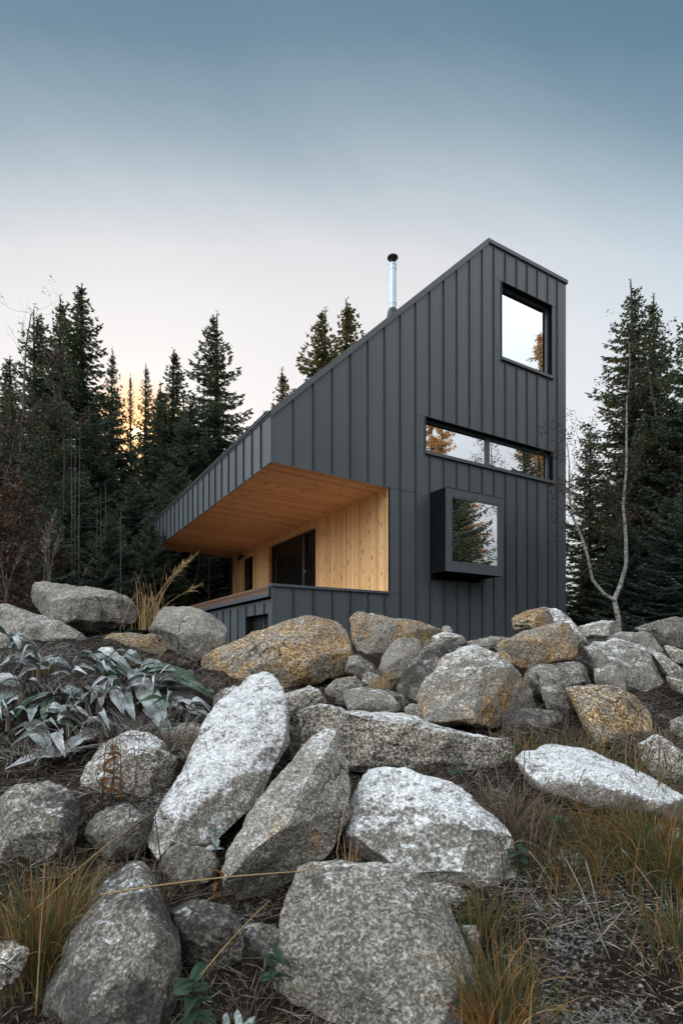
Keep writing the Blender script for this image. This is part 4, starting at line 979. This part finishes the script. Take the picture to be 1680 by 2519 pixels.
# rounded evergreen bush under the eaves end
V = []; r = np.random.default_rng(77); n = 9000
u = r.normal(0, 1, (n, 3)); u /= np.linalg.norm(u, axis=1, keepdims=True); u[:, 2] = np.abs(u[:, 2])
lump = 1 + .16 * np.sin(u[:, 0] * 7 + 1) * np.sin(u[:, 2] * 6) + .12 * np.sin(u[:, 1] * 9)
pos = u * (r.uniform(.55, 1.0, n) ** .5 * lump)[:, None] * np.array([1.6, 1.4, 2.6])
dv = u + r.normal(0, .5, (n, 3)); dv[:, 2] += .3
v = kites(pos, dv, r.uniform(.15, .32, n), r.uniform(.03, .05, n), r.normal(0, 1, (n, 3)))
p0 = P(385, 1500, 21); gz_ = float(ground(p0.x, 21))
root = empty('evergreen_bush', (p0.x, 21, gz_)); tag(root, 'rounded green evergreen bush beneath the far end of the eaves', 'bush')
link('crown', np_mesh('crown', v, quads_of(v)), m_leafy('evergreen_leaves', [(.018, .04, .02), (.035, .075, .03), (.06, .11, .04)], .25), root)
mb = MB(); mb.tube([(0, 0, 0), (0, 0, 1.8)], [.1, .05], 6); mb.build('trunk', M['bark'], root)
# ---------------------------------------------------------------- grass, weeds, litter
def on_ground(x, y): return Vector((x, y, float(ground(x, y))))
def gpoint(xp, yp, Y):                  # a foot on the ground under that direction, at distance Y
    p = P(xp, yp, Y); return on_ground(p.x, p.y)
def tuft(label, foot, n, h, spread, w=.004, lean=(0, 0), mat='grass', group=None, name='grass_tuft', droop=.6, seed=1, bz=None, cat='grass'):
    r = random.Random(seed); mb = MB(); n = int(n * 1.5); w = w * 1.3
    for i in range(n):
        a = r.uniform(0, 6.28); d = abs(r.gauss(0, .75)) * spread * .5
        b = Vector((math.cos(a) * d, math.sin(a) * d, -.02))
        hh = h * r.uniform(.35, 1.1); a2 = a + r.gauss(0, .9); out = Vector((math.cos(a2) * r.uniform(.1, 1.3) * droop + lean[0], math.sin(a2) * r.uniform(.1, 1.0) * droop + lean[1], 0))
        pts = []
        bend = r.choice((r.uniform(.1, .6), r.uniform(.6, 1.6)))
        for k in range(9):
            t = k / 8
            pts.append(b + Vector((0, 0, hh * (t - .42 * bend * t ** 2.6))) + out * hh * (t * .35 + .75 * bend * t * t))
        mb.blade(pts, w * r.uniform(.3, .85), Vector((r.gauss(0, .5), -1, r.gauss(.2, .3))))
    o = mb.build(name, M[mat], None, foot, True); return tag(o, label, cat, group)

tuft('large tuft of green and rust grass at the left edge', gpoint(105, 2240, 2.15), 260, .52, .34, .0036, seed=2)
tuft('wisp of rusty grass left of the dark pointed boulder', gpoint(165, 2130, 2.5), 70, .38, .22, .003, seed=3, lean=(.3, 0))
tuft('thick orange grass tuft against the big bottom boulder', gpoint(1235, 2480, 1.95), 240, .34, .24, .003, seed=4)
tuft('green blades growing beside the bottom boulder on the right', gpoint(1190, 2260, 2.35), 90, .28, .22, .0035, seed=5)
tuft('dense orange green grass mass at the right edge', gpoint(1570, 2130, 2.75), 330, .42, .7, .0038, seed=6, lean=(-.1, -.1))
tuft('leaning grass tuft right of the dense grass mass', gpoint(1670, 2120, 2.6), 160, .45, .4, .0038, seed=7, lean=(-.3, -.1))
tuft('brown grass standing in front of the frosted flat slab', gpoint(1490, 1990, 3.05), 150, .42, .45, .0036, seed=8)
tuft('short grass under the rust brown shelf block', gpoint(1440, 1850, 3.95), 140, .28, .6, .005, seed=9)
tuft('thin grass at the foot of the pale pyramid shaped boulder', gpoint(1300, 1830, 4.1), 130, .26, .7, .005, seed=10)
tuft('small yellow grass tuft among frosted leaves on the left', P(125, 1655, 4.75), 50, .24, .12, .005, seed=11)
tuft('pale straw wisps in the central gap below the pointed boulder', P(935, 1690, 4.85), 26, .22, .2, .004, seed=12, mat='straw')
tuft('dead grass hanging in the hollow under the leaning slab', gpoint(330, 2150, 2.6), 120, .3, .4, .003, seed=13, mat='tangle')
tuft('withered stalks tangled left of the frosted flat slab', gpoint(1250, 1960, 3.15), 260, .42, .6, .003, seed=14, mat='tangle', droop=1.1)
tuft('withered stalks tangled behind the frost capped boulder', gpoint(1330, 2000, 2.95), 220, .36, .6, .003, seed=15, mat='tangle', droop=1.2)
tuft('bunch of straw caught between the two granite boulders', P(862, 2130, 2.42), 18, .16, .06, .002, seed=16, mat='straw')
tuft('straw bent over the front of the frost capped boulder', gpoint(1010, 2150, 2.35), 12, .34, .1, .0025, seed=17, mat='straw', droop=1.2)
tuft('matted heath of thin dead twigs at the right edge', gpoint(1640, 1800, 4.2), 420, .26, 1.2, .004, seed=18, mat='tangle', droop=1.3)
tuft('dark dead twigs under the round backed boulder', gpoint(1385, 1770, 4.5), 180, .24, .7, .004, seed=19, mat='tangle', droop=1.3)

def stalk(label, pts, r0=.003, mat='straw', name='straw_stalk', group=None, cat='stalk'):
    base = Vector(pts[0]); mb = MB(); n = len(pts)
    mb.tube([Vector(p) - base for p in pts], [r0 * (1 - .6 * i / (n - 1)) for i in range(n)], 5)
    return tag(mb.build(name, M[mat], None, base, True), label, cat, group)
def arc(a, b, sag, n=9):
    return [a.lerp(b, i / (n - 1)) + Vector((0, 0, sag * math.sin(math.pi * i / (n - 1)))) for i in range(n)]
stalk('long pale straw lying across the gap onto the pear shaped boulder', arc(P(247, 2202, 2.05), P(740, 2145, 2.08), .012) + [P(800, 2128, 2.15), P(832, 2112, 2.2), P(828, 2098, 2.22), P(845, 2000, 2.3), P(860, 1950, 2.35)], .0032)
stalk('thin bent straw rising from the lower left towards the bottom boulder', arc(P(495, 2400, 1.85), P(665, 2215, 1.95), .01), .003)
stalk('straw leaning from the grass tuft towards the leaning slab', arc(P(55, 2270, 2.1), P(390, 1990, 2.5), .03), .003)
stalk('upright pale straw at the lower left of the grass tuft', arc(P(88, 2500, 1.85), P(110, 2125, 1.95), .0), .003)
stalk('frosted straw lying on the bottom boulder', arc(P(1053, 2349, 1.76), P(1148, 2418, 1.75), .004), .0025)
for i, (a, b, Y0, Y1) in enumerate([((1390,2110),(1500,2350),2.55,2.1),((1500,2270),(1605,2370),2.25,2.05),((1300,2310),(1490,2305),2.15,2.1),((1530,2090),(1660,2260),2.6,2.3),((1300,2095),(1380,2150),2.6,2.5),((1440,2120),(1480,2280),2.5,2.25),((1620,2350),(1645,2290),2.0,2.1)]):
    p0 = P(*a, Y0); p1 = P(*b, Y1)
    p0.z = max(p0.z, float(ground(p0.x, p0.y)) + .02); p1.z = float(ground(p1.x, p1.y)) + .015
    stalk('frosted straw stalk lying on the gravel slope at the lower right', arc(p0, p1, .02), .0035, 'frost_straw', group='frosted straws on the gravel slope')
for i, (a, b, Y) in enumerate([((70,2330),(22,2060),2.2),((395,2115),(370,1920),2.62),((272,1985),(290,1770),3.0),((250,2010),(262,1790),3.02),((300,2000),(295,1800),3.05),((325,2000),(345,1800),3.08),((318,2020),(322,1940),2.9)]):
    stalk('blackened upright dead stem among the rocks on the left', arc(P(*a, Y), P(*b, Y + .05), .0), .0042, 'bark', 'withered_weed', 'black dead stems left of the leaning slab')
for i, (a, b, Y) in enumerate([((1290,1960),(1290,1830),2.95),((1410,1960),(1440,1890),2.9),((1235,1840),(1237,1770),3.7),((1265,1880),(1267,1775),3.7),((1060,1905),(1057,1785),3.55),((1033,1905),(1035,1830),3.55),((1565,1930),(1560,1810),3.3),((1620,1960),(1622,1790),3.2)]):
    stalk('thin brown dead stem standing in the withered grass', arc(P(*a, Y), P(*b, Y + .03), .0), .0045, 'tangle', 'withered_weed', 'brown dead stems on the right slope')

def leaf_mesh(p0, p1, width, up, arch=.1, fold=.25, wavy=.12, seed=0, n=11, m=6, tipw=.0, twist=.0):
    """a veined, folded, wavy-edged leaf from p0 to p1 (local coordinates)"""
    r = random.Random(seed); d = p1 - p0; L = d.length; d = d / L
    s = d.cross(up).normalized(); u = s.cross(d).normalized(); mb = MB(); vs = []
    ph = r.uniform(0, 6)
    for i in range(n):
        t = i / (n - 1)
        c = p0 + d * L * t + u * (arch * L * math.sin(math.pi * t) )
        wd = width * (math.sin(math.pi * min(1, .06 + t * .94) ** .8) ** .75 * (1 - .15 * t) + .03)
        a = twist * t; s2 = s * math.cos(a) + u * math.sin(a); u2 = u * math.cos(a) - s * math.sin(a)
        for k in range(-m, m + 1):
            v = k / m
            sc = 1 + (.09 * math.sin(t * 38 + ph) + .10 * r.uniform(-1, 1)) * abs(v) ** 2
            h = fold * abs(v) * wd + wavy * wd * math.sin(t * 11 + ph + v * 2) * v * v + .05 * wd * math.sin(t * 30 - abs(v) * 5)
            vs.append(c + s2 * (v * wd * sc) + u2 * h)
    q = 2 * m + 1
    mb.add(vs, [(i * q + k, i * q + k + 1, (i + 1) * q + k + 1, (i + 1) * q + k) for i in range(n - 1) for k in range(q - 1)])
    # midrib
    mb.tube([p0 + d * L * t + u * (arch * L * math.sin(math.pi * t) + .006) for t in [j / 8 for j in range(9)]], [.008 * width / .08 * (1 - .8 * j / 8) for j in range(9)], 4)
    return mb
def yleaf(yp): return 4.55 - (yp - 1600) / 250 * .55
plants = {}
def leafplant(label, leaves, root_px, rootY, name='broadleaf_plant'):
    rp = P(*root_px, rootY); root = empty(name, rp); tag(root, label, 'plant')
    mb = MB(); mb.tube([(0, 0, -.15), (.01, 0, 0), (.0, .02, .04)], [.03, .025, .01], 6); mb.build('stem', M['tangle'], root)
    for i, (a, b, wd, mat, arch, dy) in enumerate(leaves):
        (ax_, ay_), (bx_, by_) = px('a', [a, b])
        p0 = P(ax_, ay_, yleaf(ay_) + .0) - rp; p1 = P(bx_, by_, yleaf(by_) + dy) - rp
        up = Vector((random.uniform(-.25, .25), -.75, 1))
        lm_ = leaf_mesh(p0, p1, wd, up, arch, random.uniform(.1, .35), random.uniform(.1, .25), i, twist=random.uniform(-.5, .5))
        lm_.build('leaf', M[mat], root, smooth=True)
def S_(p): return px('a', [p])[0]
leafplant('frosted plant with long drooping green leaves under the tan loaf boulder', [
    ((850,650),(1110,1085),.085,'leaf_grey',.06,-.05), ((920,650),(1290,720),.05,'leaf',.14,-.05), ((940,700),(1385,835),.07,'leaf',.16,-.05),
    ((900,640),(1060,625),.06,'leaf_grey',.2,0), ((805,640),(465,595),.05,'leaf_grey',.16,0), ((790,660),(580,600),.055,'leaf',.25,0),
    ((640,515),(815,650),.04,'leaf_white',.2,0), ((790,560),(920,620),.05,'leaf_grey',.3,0), ((760,690),(560,640),.06,'leaf',.2,-.1),
    ((980,760),(1250,760),.045,'leaf_grey',.1,-.1), ((820,690),(690,560),.05,'leaf_grey',.2,.1), ((790,690),(700,690),.05,'leaf',.3,-.1)], S_((850, 690)), 4.4)
leafplant('grey green plant with broad frosted leaves at the left edge', [
    ((270,600),(-40,640),.10,'leaf_grey',.12,0), ((-30,930),(190,770),.07,'leaf_grey',.1,-.1), ((60,980),(330,790),.06,'leaf',.12,-.1), ((-60,720),(170,745),.05,'leaf_white',.12,-.1),
    ((140,790),(-30,880),.06,'leaf_grey',.15,-.1), ((330,830),(285,985),.05,'leaf',.1,-.15), ((240,870),(195,985),.04,'leaf_grey',.1,-.15), ((400,770),(500,835),.045,'leaf_grey',.15,-.1), ((120,690),(320,640),.04,'leaf_white',.2,0)], S_((130, 820)), 4.2)
leafplant('withered plant whose limp white leaves hang over the bank', [
    ((190,980),(350,1205),.065,'leaf_grey',.08,-.1), ((690,735),(580,870),.045,'leaf_grey',.15,-.1), ((730,760),(800,940),.05,'leaf_white',.12,-.1), ((440,870),(430,1010),.05,'leaf_dead',.2,-.15), ((470,880),(405,1000),.03,'leaf_white',.2,-.2),
    ((640,1040),(380,1200),.055,'leaf_white',.1,-.15), ((400,1190),(30,1290),.06,'leaf_white',.1,-.2), ((380,1050),(420,1210),.045,'leaf_white',.2,-.2), ((780,760),(870,980),.05,'leaf_grey',.12,-.1), ((700,770),(650,900),.04,'leaf_white',.2,-.1), ((540,720),(700,740),.06,'leaf_dead',.2,-.05),
    ((1010,860),(1300,950),.03,'leaf_white',.1,-.05), ((1000,800),(1330,880),.06,'leaf_dead',.1,-.05), ((930,900),(1120,1090),.04,'leaf_white',.05,-.05)], S_((640, 800)), 4.2)

def rosette(label, c, n, L, wd, seed, mats):
    r = random.Random(seed); root = empty('broadleaf_plant', c); tag(root, label, 'plant')
    mb = MB(); mb.tube([(0, 0, -.12), (0, 0, .02)], [.02, .01], 6); mb.build('stem', M['tangle'], root)
    for i in range(n):
        a = r.uniform(0, 6.28); l = L * r.uniform(.5, 1.15)
        p1 = Vector((math.cos(a) * l, math.sin(a) * l * .8 - .05, r.uniform(-.35, .25) * l))
        leaf_mesh(Vector((0, 0, r.uniform(-.02, .05))), p1, wd * r.uniform(.4, 1.05), Vector((r.gauss(0, .3), -.5, 1)), r.uniform(.15, .6), r.uniform(.1, .7), r.uniform(.2, .55), seed * 50 + i, twist=r.uniform(-2.0, 2.0)).build('leaf', M[r.choice(mats)], root, smooth=True)
for i, (x, y, n_, L, wd, lab) in enumerate([(60, 1700, 9, .26, .03, 'tangle of narrow frosted leaves low at the left edge of the bank'), (215, 1720, 9, .24, .03, 'small frosted rosette in the middle of the left bank'), (300, 1700, 8, .26, .032, 'small frosted rosette beside the drooping green leaves'), (420, 1740, 8, .24, .028, 'frosted rosette in the shade below the tan loaf boulder'), (120, 1800, 8, .24, .03, 'limp frosted rosette above the grey boulder at the left edge'), (30, 1590, 7, .26, .035, 'leafy frosted weed under the low grey boulder at the left')]):
    rosette(lab, P(x, y, yleaf(y) - .1), n_, L, wd, 40 + i, ['leaf_grey', 'leaf_white', 'leaf', 'leaf_dead', 'leaf_grey'])
tuft('frosted withered grass across the top of the left bank', P(170, 1690, 4.5), 240, .22, 1.0, .003, seed=31, mat='frost_straw', droop=1.3)
tuft('frosted withered grass hanging down the left bank', P(330, 1790, 4.15), 240, .22, .8, .003, seed=32, mat='frost_straw', droop=1.4)
tuft('pale withered grass along the foot of the left bank', P(90, 1850, 3.9), 160, .2, .7, .003, seed=33, mat='frost_straw', droop=1.4)
tuft('dark withered grass in the hollow behind the bottom left boulder', gpoint(330, 2230, 2.5), 150, .3, .5, .003, seed=34, mat='tangle', droop=1.1)
tuft('dark dead grass in the gap left of the bottom boulder', gpoint(600, 2470, 1.95), 110, .2, .35, .0025, seed=35, mat='tangle', droop=1.2)
tuft('orange green grass in the lower right corner', gpoint(1660, 2330, 2.15), 120, .28, .35, .003, seed=36, lean=(-.2, 0))
tuft('green grass tufts on the slope right of the frost capped boulder', gpoint(1400, 2060, 2.7), 150, .3, .5, .0032, seed=37)
tuft('yellow grass sprouting beside the rust brown block', gpoint(1600, 1900, 3.5), 160, .36, .6, .0038, seed=38)

tuft('frosted withered grass on the crown of the left bank below the low grey boulder', P(70, 1625, 4.9), 200, .2, 1.0, .003, seed=41, mat='frost_straw', droop=1.4)
tuft('grey withered grass below the small rusty brown stone', P(300, 1632, 4.9), 220, .16, 1.0, .003, seed=42, mat='tangle', droop=1.4)
tuft('dead grass under the left end of the tan loaf boulder', P(450, 1690, 4.6), 200, .18, .8, .003, seed=43, mat='tangle', droop=1.4)
tuft('dead grass matted below the limp white leaves', P(420, 1830, 3.9), 160, .2, .6, .003, seed=44, mat='tangle', droop=1.4)

for i, (x, y, n_, L, wd, lab) in enumerate([(95, 1640, 10, .28, .026, 'silvery drooping leaves at the top left of the bank'), (180, 1660, 10, .26, .026, 'silvery drooping leaves in the middle of the bank top'), (255, 1650, 9, .26, .028, 'silvery leaves left of the drooping green leaves'), (380, 1690, 9, .24, .026, 'silvery leaves right of the drooping green leaves'), (20, 1760, 10, .26, .028, 'silvery leaves hanging at the left edge of the bank'), (250, 1790, 9, .22, .026, 'silvery leaves hanging above the frost topped boulder'), (170, 1770, 10, .24, .026, 'silvery leaves hanging in the middle of the bank face'), (460, 1760, 8, .2, .022, 'silvery leaves beside the leaning white slab')]):
    rosette(lab, P(x, y, yleaf(y) - .12), n_, L, wd, 60 + i, ['leaf_white', 'leaf_grey', 'leaf_white', 'leaf_dead', 'leaf_grey'])
tuft('rust orange grass blades in front of the bottom boulder', gpoint(1215, 2519, 1.85), 90, .3, .2, .0026, seed=51, mat='straw_rust')
tuft('rust orange grass blades inside the left edge tuft', gpoint(140, 2230, 2.2), 60, .5, .3, .0026, seed=52, mat='straw_rust')
tuft('rust orange grass blades in the dense mass at the right edge', gpoint(1600, 2100, 2.8), 110, .42, .6, .003, seed=53, mat='straw_rust')
# dead leaf mat: crumpled frosted leaves strewn over the bank
mb = MB(); r = random.Random(5)
for i in range(420):
    a = (r.uniform(-60, 1350), r.uniform(640, 1280)); xx, yy = S_(a)
    if xx > 470 and yy > 1760: continue
    c = P(xx, yy, yleaf(yy) + .05); c.z = max(c.z - .02, float(ground(c.x, c.y)))
    d = Vector((r.gauss(0, 1), r.gauss(-.3, .6), r.gauss(-.5, .5))).normalized() * r.uniform(.04, .12)
    lm_ = leaf_mesh(c, c + d, r.uniform(.006, .022), Vector((r.gauss(0, .5), -.6, 1)), r.uniform(0, .4), r.uniform(.1, .8), .35, i, n=6, m=2, twist=r.uniform(-2, 2))
    mb.add(lm_.v, lm_.f)
tag(mb.build('leaf_litter', M['leaf_dead'], None, (0, 0, 0), True), 'mat of crumpled frosted dead leaves on the left bank', 'leaf litter', kind='stuff')

# small herbs
def herb(label, foot, h, n, size, seed, mat='leaf_herb', lean=(0, 0), stem='tangle', name='herb_plant', pairs=True):
    r = random.Random(seed); root = empty(name, foot); tag(root, label, 'plant')
    pts = [Vector((lean[0] * t * t, lean[1] * t, h * t)) for t in [i / 6 for i in range(7)]]
    mb = MB(); mb.tube(pts, [.003 * (1 - .5 * i / 6) for i in range(7)], 5); mb.build('stem', M[stem], root)
    for i in range(n):
        t = .25 + .75 * (i // 2 + 1) / (n / 2) if pairs else (i + 1) / n
        t = min(1, t); k = t * 6; b = pts[int(min(5, k))].lerp(pts[int(min(5, k)) + 1], k - int(min(5, k)))
        a = (i // 2) * 1.57 + (i % 2) * math.pi + r.gauss(0, .25)
        d = Vector((math.cos(a), math.sin(a), r.uniform(-1.1, -.1) if 'orange' in mat else r.uniform(-.45, .25))).normalized()
        lf = leaf_mesh(b, b + d * size * r.uniform(.45, 1.15), size * r.uniform(.16, .3), Vector((0, -.3, 1)), .12, .25, .1, seed + i, n=7, m=3, twist=r.uniform(-.9, .9))
        lf.build('leaf', M[mat], root, smooth=True)
herb('leafy green herb growing right of the dark pointed boulder', gpoint(485, 2400, 1.9), .22, 12, .085, 3, lean=(.0, -.05))
herb('low green herb at the bottom edge beside the dark pointed boulder', gpoint(470, 2519, 1.78), .12, 10, .10, 4, lean=(.03, -.03))
herb('slender green herb hugging the left side of the bottom boulder', gpoint(670, 2350, 2.05), .2, 8, .075, 5, lean=(.01, -.02))
herb('frosted herb hanging between the leaning slab and pear shaped boulder', P(530, 2140, 2.38), .2, 8, .06, 6, mat='leaf_grey')
herb('dry orange herb below the frosted hanging herb', P(531, 2260, 2.3), .2, 6, .045, 7, mat='leaf_orange', stem='leaf_orange')
herb('rusty orange leaved dead plant before the frost topped boulder', P(280, 2000, 2.95), .36, 16, .07, 8, mat='leaf_orange', stem='bark')
herb('second rusty leaved dead stem left of the orange one', P(250, 1990, 3.0), .30, 10, .06, 9, mat='leaf_orange', stem='bark', lean=(.04, 0))
herb('green herb in the dead stalks right of the frost capped boulder', gpoint(1275, 2060, 2.75), .16, 8, .085, 10)
herb('dark green herb in front of the frosted flat slab', gpoint(1370, 1960, 2.95), .18, 10, .09, 11)
herb('tiny green sprout on the ledge behind the frost capped boulder', P(1130, 1920, 3.5), .1, 6, .07, 12)
herb('little green cushion plant under the rust coloured crest boulder', P(1285, 1560, 6.4), .12, 14, .12, 13)
def lobed(label, foot, size, seed, nl=3):
    r = random.Random(seed); root = empty('lobed_leaf_plant', foot); tag(root, label, 'plant')
    for j in range(nl):
        a = r.uniform(0, 6.28); ht = size * r.uniform(.5, 1.1)
        c = Vector((math.cos(a) * size * .8 * (j > 0), math.sin(a) * size * .4 * (j > 0), ht))
        mb = MB(); mb.tube([(0, 0, -.02), c * .6, c], .002, 4); mb.build('stem', M['tangle'], root)
        up = Vector((r.gauss(0, .2), -.8, 1)).normalized(); x_ = up.cross(Vector((0, 0, 1))).normalized(); y_ = up.cross(x_)
        vs = [c]; n = 48
        for k in range(n):
            t = k / n * 6.283; rr = size * (.72 + .28 * math.cos(5 * t)) * (1 + .10 * math.cos(25 * t)) * (.55 if abs(t - 3.14) < .12 else 1)
            vs.append(c + (x_ * math.cos(t) + y_ * math.sin(t)) * rr + up * (.18 * size * math.cos(5 * t)))
        mb = MB(); mb.add(vs, [(0, k + 1, (k + 1) % n + 1) for k in range(n)]); mb.build('leaf', M['leaf_grey'], root, smooth=True)
lobed('frosted lobed leaf plant left of the big bottom boulder', gpoint(555, 2440, 1.88), .06, 3)
lobed('frosted lobed leaf plant at the bottom edge near the centre', gpoint(640, 2519, 1.75), .05, 4)
lobed('lobed leaf plant in the withered stalks below the flat slab', gpoint(1395, 2010, 2.85), .055, 5)

# tall dry grasses on the crest
def plume(label, foot, tips, mat='straw', seed=1, blades=14, bh=.6, name='dry_grass'):
    r = random.Random(seed); root = empty(name, foot); tag(root, label, 'grass')
    for j, (tx, ty, tY) in enumerate(tips):
        tp = P(tx, ty, tY) - foot; b = Vector((r.gauss(0, .06), r.gauss(0, .05), 0)); mid = b.lerp(tp, .55) + Vector((-.12 * (1 if tp.x > 0 else -1), 0, .1 * tp.z))
        pts = [((1 - t) ** 2) * b + 2 * t * (1 - t) * mid + t * t * tp for t in [i / 10 for i in range(11)]]
        mb = MB(); mb.tube(pts, [.0042 * (1 - .6 * i / 10) for i in range(11)], 4); mb.build('stalk', M[mat], root)
        V = []; n = 42; rr = np.random.default_rng(seed * 10 + j)
        ts = rr.uniform(.72, 1.0, n); bp = np.array([tuple(((1 - t) ** 2) * b + 2 * t * (1 - t) * mid + t * t * tp) for t in ts])
        dv = np.array(tuple((pts[-1] - pts[-3]).normalized())) + rr.normal(0, .38, (n, 3))
        v = kites(bp, dv, rr.uniform(.05, .15, n) * (1.25 - (ts - .72) * 2.2), rr.uniform(.0022, .0052, n), rr.normal(0, 1, (n, 3)))
        link('seed_head', np_mesh('seed_head', v, quads_of(v)), M[mat], root)
    if blades:
        mb = MB()
        for i in range(blades):
            a = r.uniform(0, 6.28); hh = bh * r.uniform(.4, 1.2); o = Vector((math.cos(a) * r.uniform(.1, .5), math.sin(a) * .3, 0))
            b = Vector((r.gauss(0, .12), r.gauss(0, .08), -.03)); kink = r.uniform(.5, .9)
            mb.blade([b + Vector((0, 0, hh * (t if t < kink else kink - (t - kink) * 1.2))) + o * hh * t * t for t in [k / 6 for k in range(7)]], .0045, Vector((0, -1, 0)))
        mb.build('blades', M[mat], root)
f0 = gpoint(355, 1560, 7.0); f0.z = P(0, 1545, 7.0).z
plume('tall feathery dry grass leaning right beside the dome shaped boulder', f0, [(485,1362,6.9),(470,1375,6.95),(495,1438,6.9),(455,1385,7.0),(440,1400,7.05)], seed=3, blades=40, bh=.85)
f1 = gpoint(118, 1440, 8.0)
plume('frosted airy weed with branched seed head rising over the left boulder', f1, [(135,1262,8),(112,1290,8),(150,1300,8),(100,1330,8),(128,1275,8.1),(120,1320,7.9),(145,1330,8.1),(108,1310,8)], mat='frost_straw', seed=5, blades=0)
plume('thin dry weed stems at the far left above the low boulder', gpoint(0, 1440, 7.6), [(62,1335,7.6),(50,1365,7.7),(-10,1350,7.6)], mat='tangle', seed=6, blades=6, bh=.5)
plume('single curved weed stem above the broad rounded boulder', gpoint(165, 1450, 8.0), [(228,1375,8.0)], mat='tangle', seed=7, blades=0)

# ---------------------------------------------------------------- litter and gravel on the slope
def scatter(n, seed, region):
    r = np.random.default_rng(seed); x0, x1, y0, y1 = region
    x = r.uniform(x0, x1, n); y = y0 + (y1 - y0) * r.uniform(0, 1, n) ** 1.5
    return r, np.stack([x, y, ground(x, y)], 1)
V = []
for n, reg, L in ((11000, (.45, 2.4, 1.6, 3.6), .05), (6000, (-2.0, .5, 1.6, 4.5), .06), (4500, (.6, 4.0, 3.4, 6), .09), (9000, (-3.3, -.7, 3.5, 5.7), .075), (4000, (2.2, 6.5, 2.2, 9), .12)):
    r, p = scatter(n, n, reg)
    keep = np.sin(p[:, 0] * 5 + 2 * np.sin(p[:, 1] * 3)) + np.sin(p[:, 1] * 7 + p[:, 0] * 3) + r.normal(0, .6, n) > -.4
    p = p[keep]; n = len(p); a = r.uniform(0, 6.28, n)
    dv = np.stack([np.cos(a), np.sin(a) * .9, r.normal(.18, .22, n)], 1)
    V.append(kites(p + [0, 0, .012], dv, r.gamma(2.0, L * .5, n) + .015, r.uniform(.0008, .002, n) * (1.5 if L > .1 else 1), np.array([[0, -.5, 1]]) + r.normal(0, .6, (n, 3))))
v = np.concatenate(V)
tag(link('straw_litter', np_mesh('straw_litter', v, quads_of(v)), M['frost_straw']), 'frosted straw litter scattered over the soil slope', 'litter', kind='stuff')
V = []
for n, reg, L in ((14000, (-2.3, 1.6, 1.6, 5.6), .06), (6000, (1.0, 4.2, 3.0, 6.2), .08)):
    r, p = scatter(n, n + 5, reg); a = r.uniform(0, 6.28, n)
    dv = np.stack([np.cos(a), np.sin(a) * .9, r.normal(.3, .35, n)], 1)
    V.append(kites(p + [0, 0, .008], dv, r.gamma(2.0, L * .5, n) + .015, r.uniform(.001, .0032, n), np.array([[0, -.5, 1]]) + r.normal(0, .6, (n, 3))))
v = np.concatenate(V)
tag(link('twig_litter', np_mesh('twig_litter', v, quads_of(v)), M['tangle']), 'brown dead twigs and grass bits packed in the gaps between the boulders', 'litter', kind='stuff')
ico = bmesh.new(); bmesh.ops.create_icosphere(ico, subdivisions=1, radius=1.0)
iv = np.array([tuple(v.co) for v in ico.verts]); itf = np.array([[v.index for v in f.verts] for f in ico.faces]); ico.free()
n = 2600; r, p = scatter(n, 99, (.4, 2.6, 1.6, 3.8))
sz = np.minimum(r.gamma(2.0, .0021, n) + .002, .009)
vv = (iv[None] * (1 + r.normal(0, .16, (n, len(iv), 1)))) * (sz[:, None, None] * np.stack([r.uniform(.7, 1.3, n), r.uniform(.7, 1.3, n), r.uniform(.5, .9, n)], 1)[:, None, :]) + p[:, None, :] + [0, 0, .003]
ff = (itf[None] + (np.arange(n) * len(iv))[:, None, None]).reshape(-1, 3)
tag(link('gravel', np_mesh('gravel', vv.reshape(-1, 3), ff), M['pebble']), 'small pebbles strewn over the soil on the lower right', 'gravel', kind='stuff')
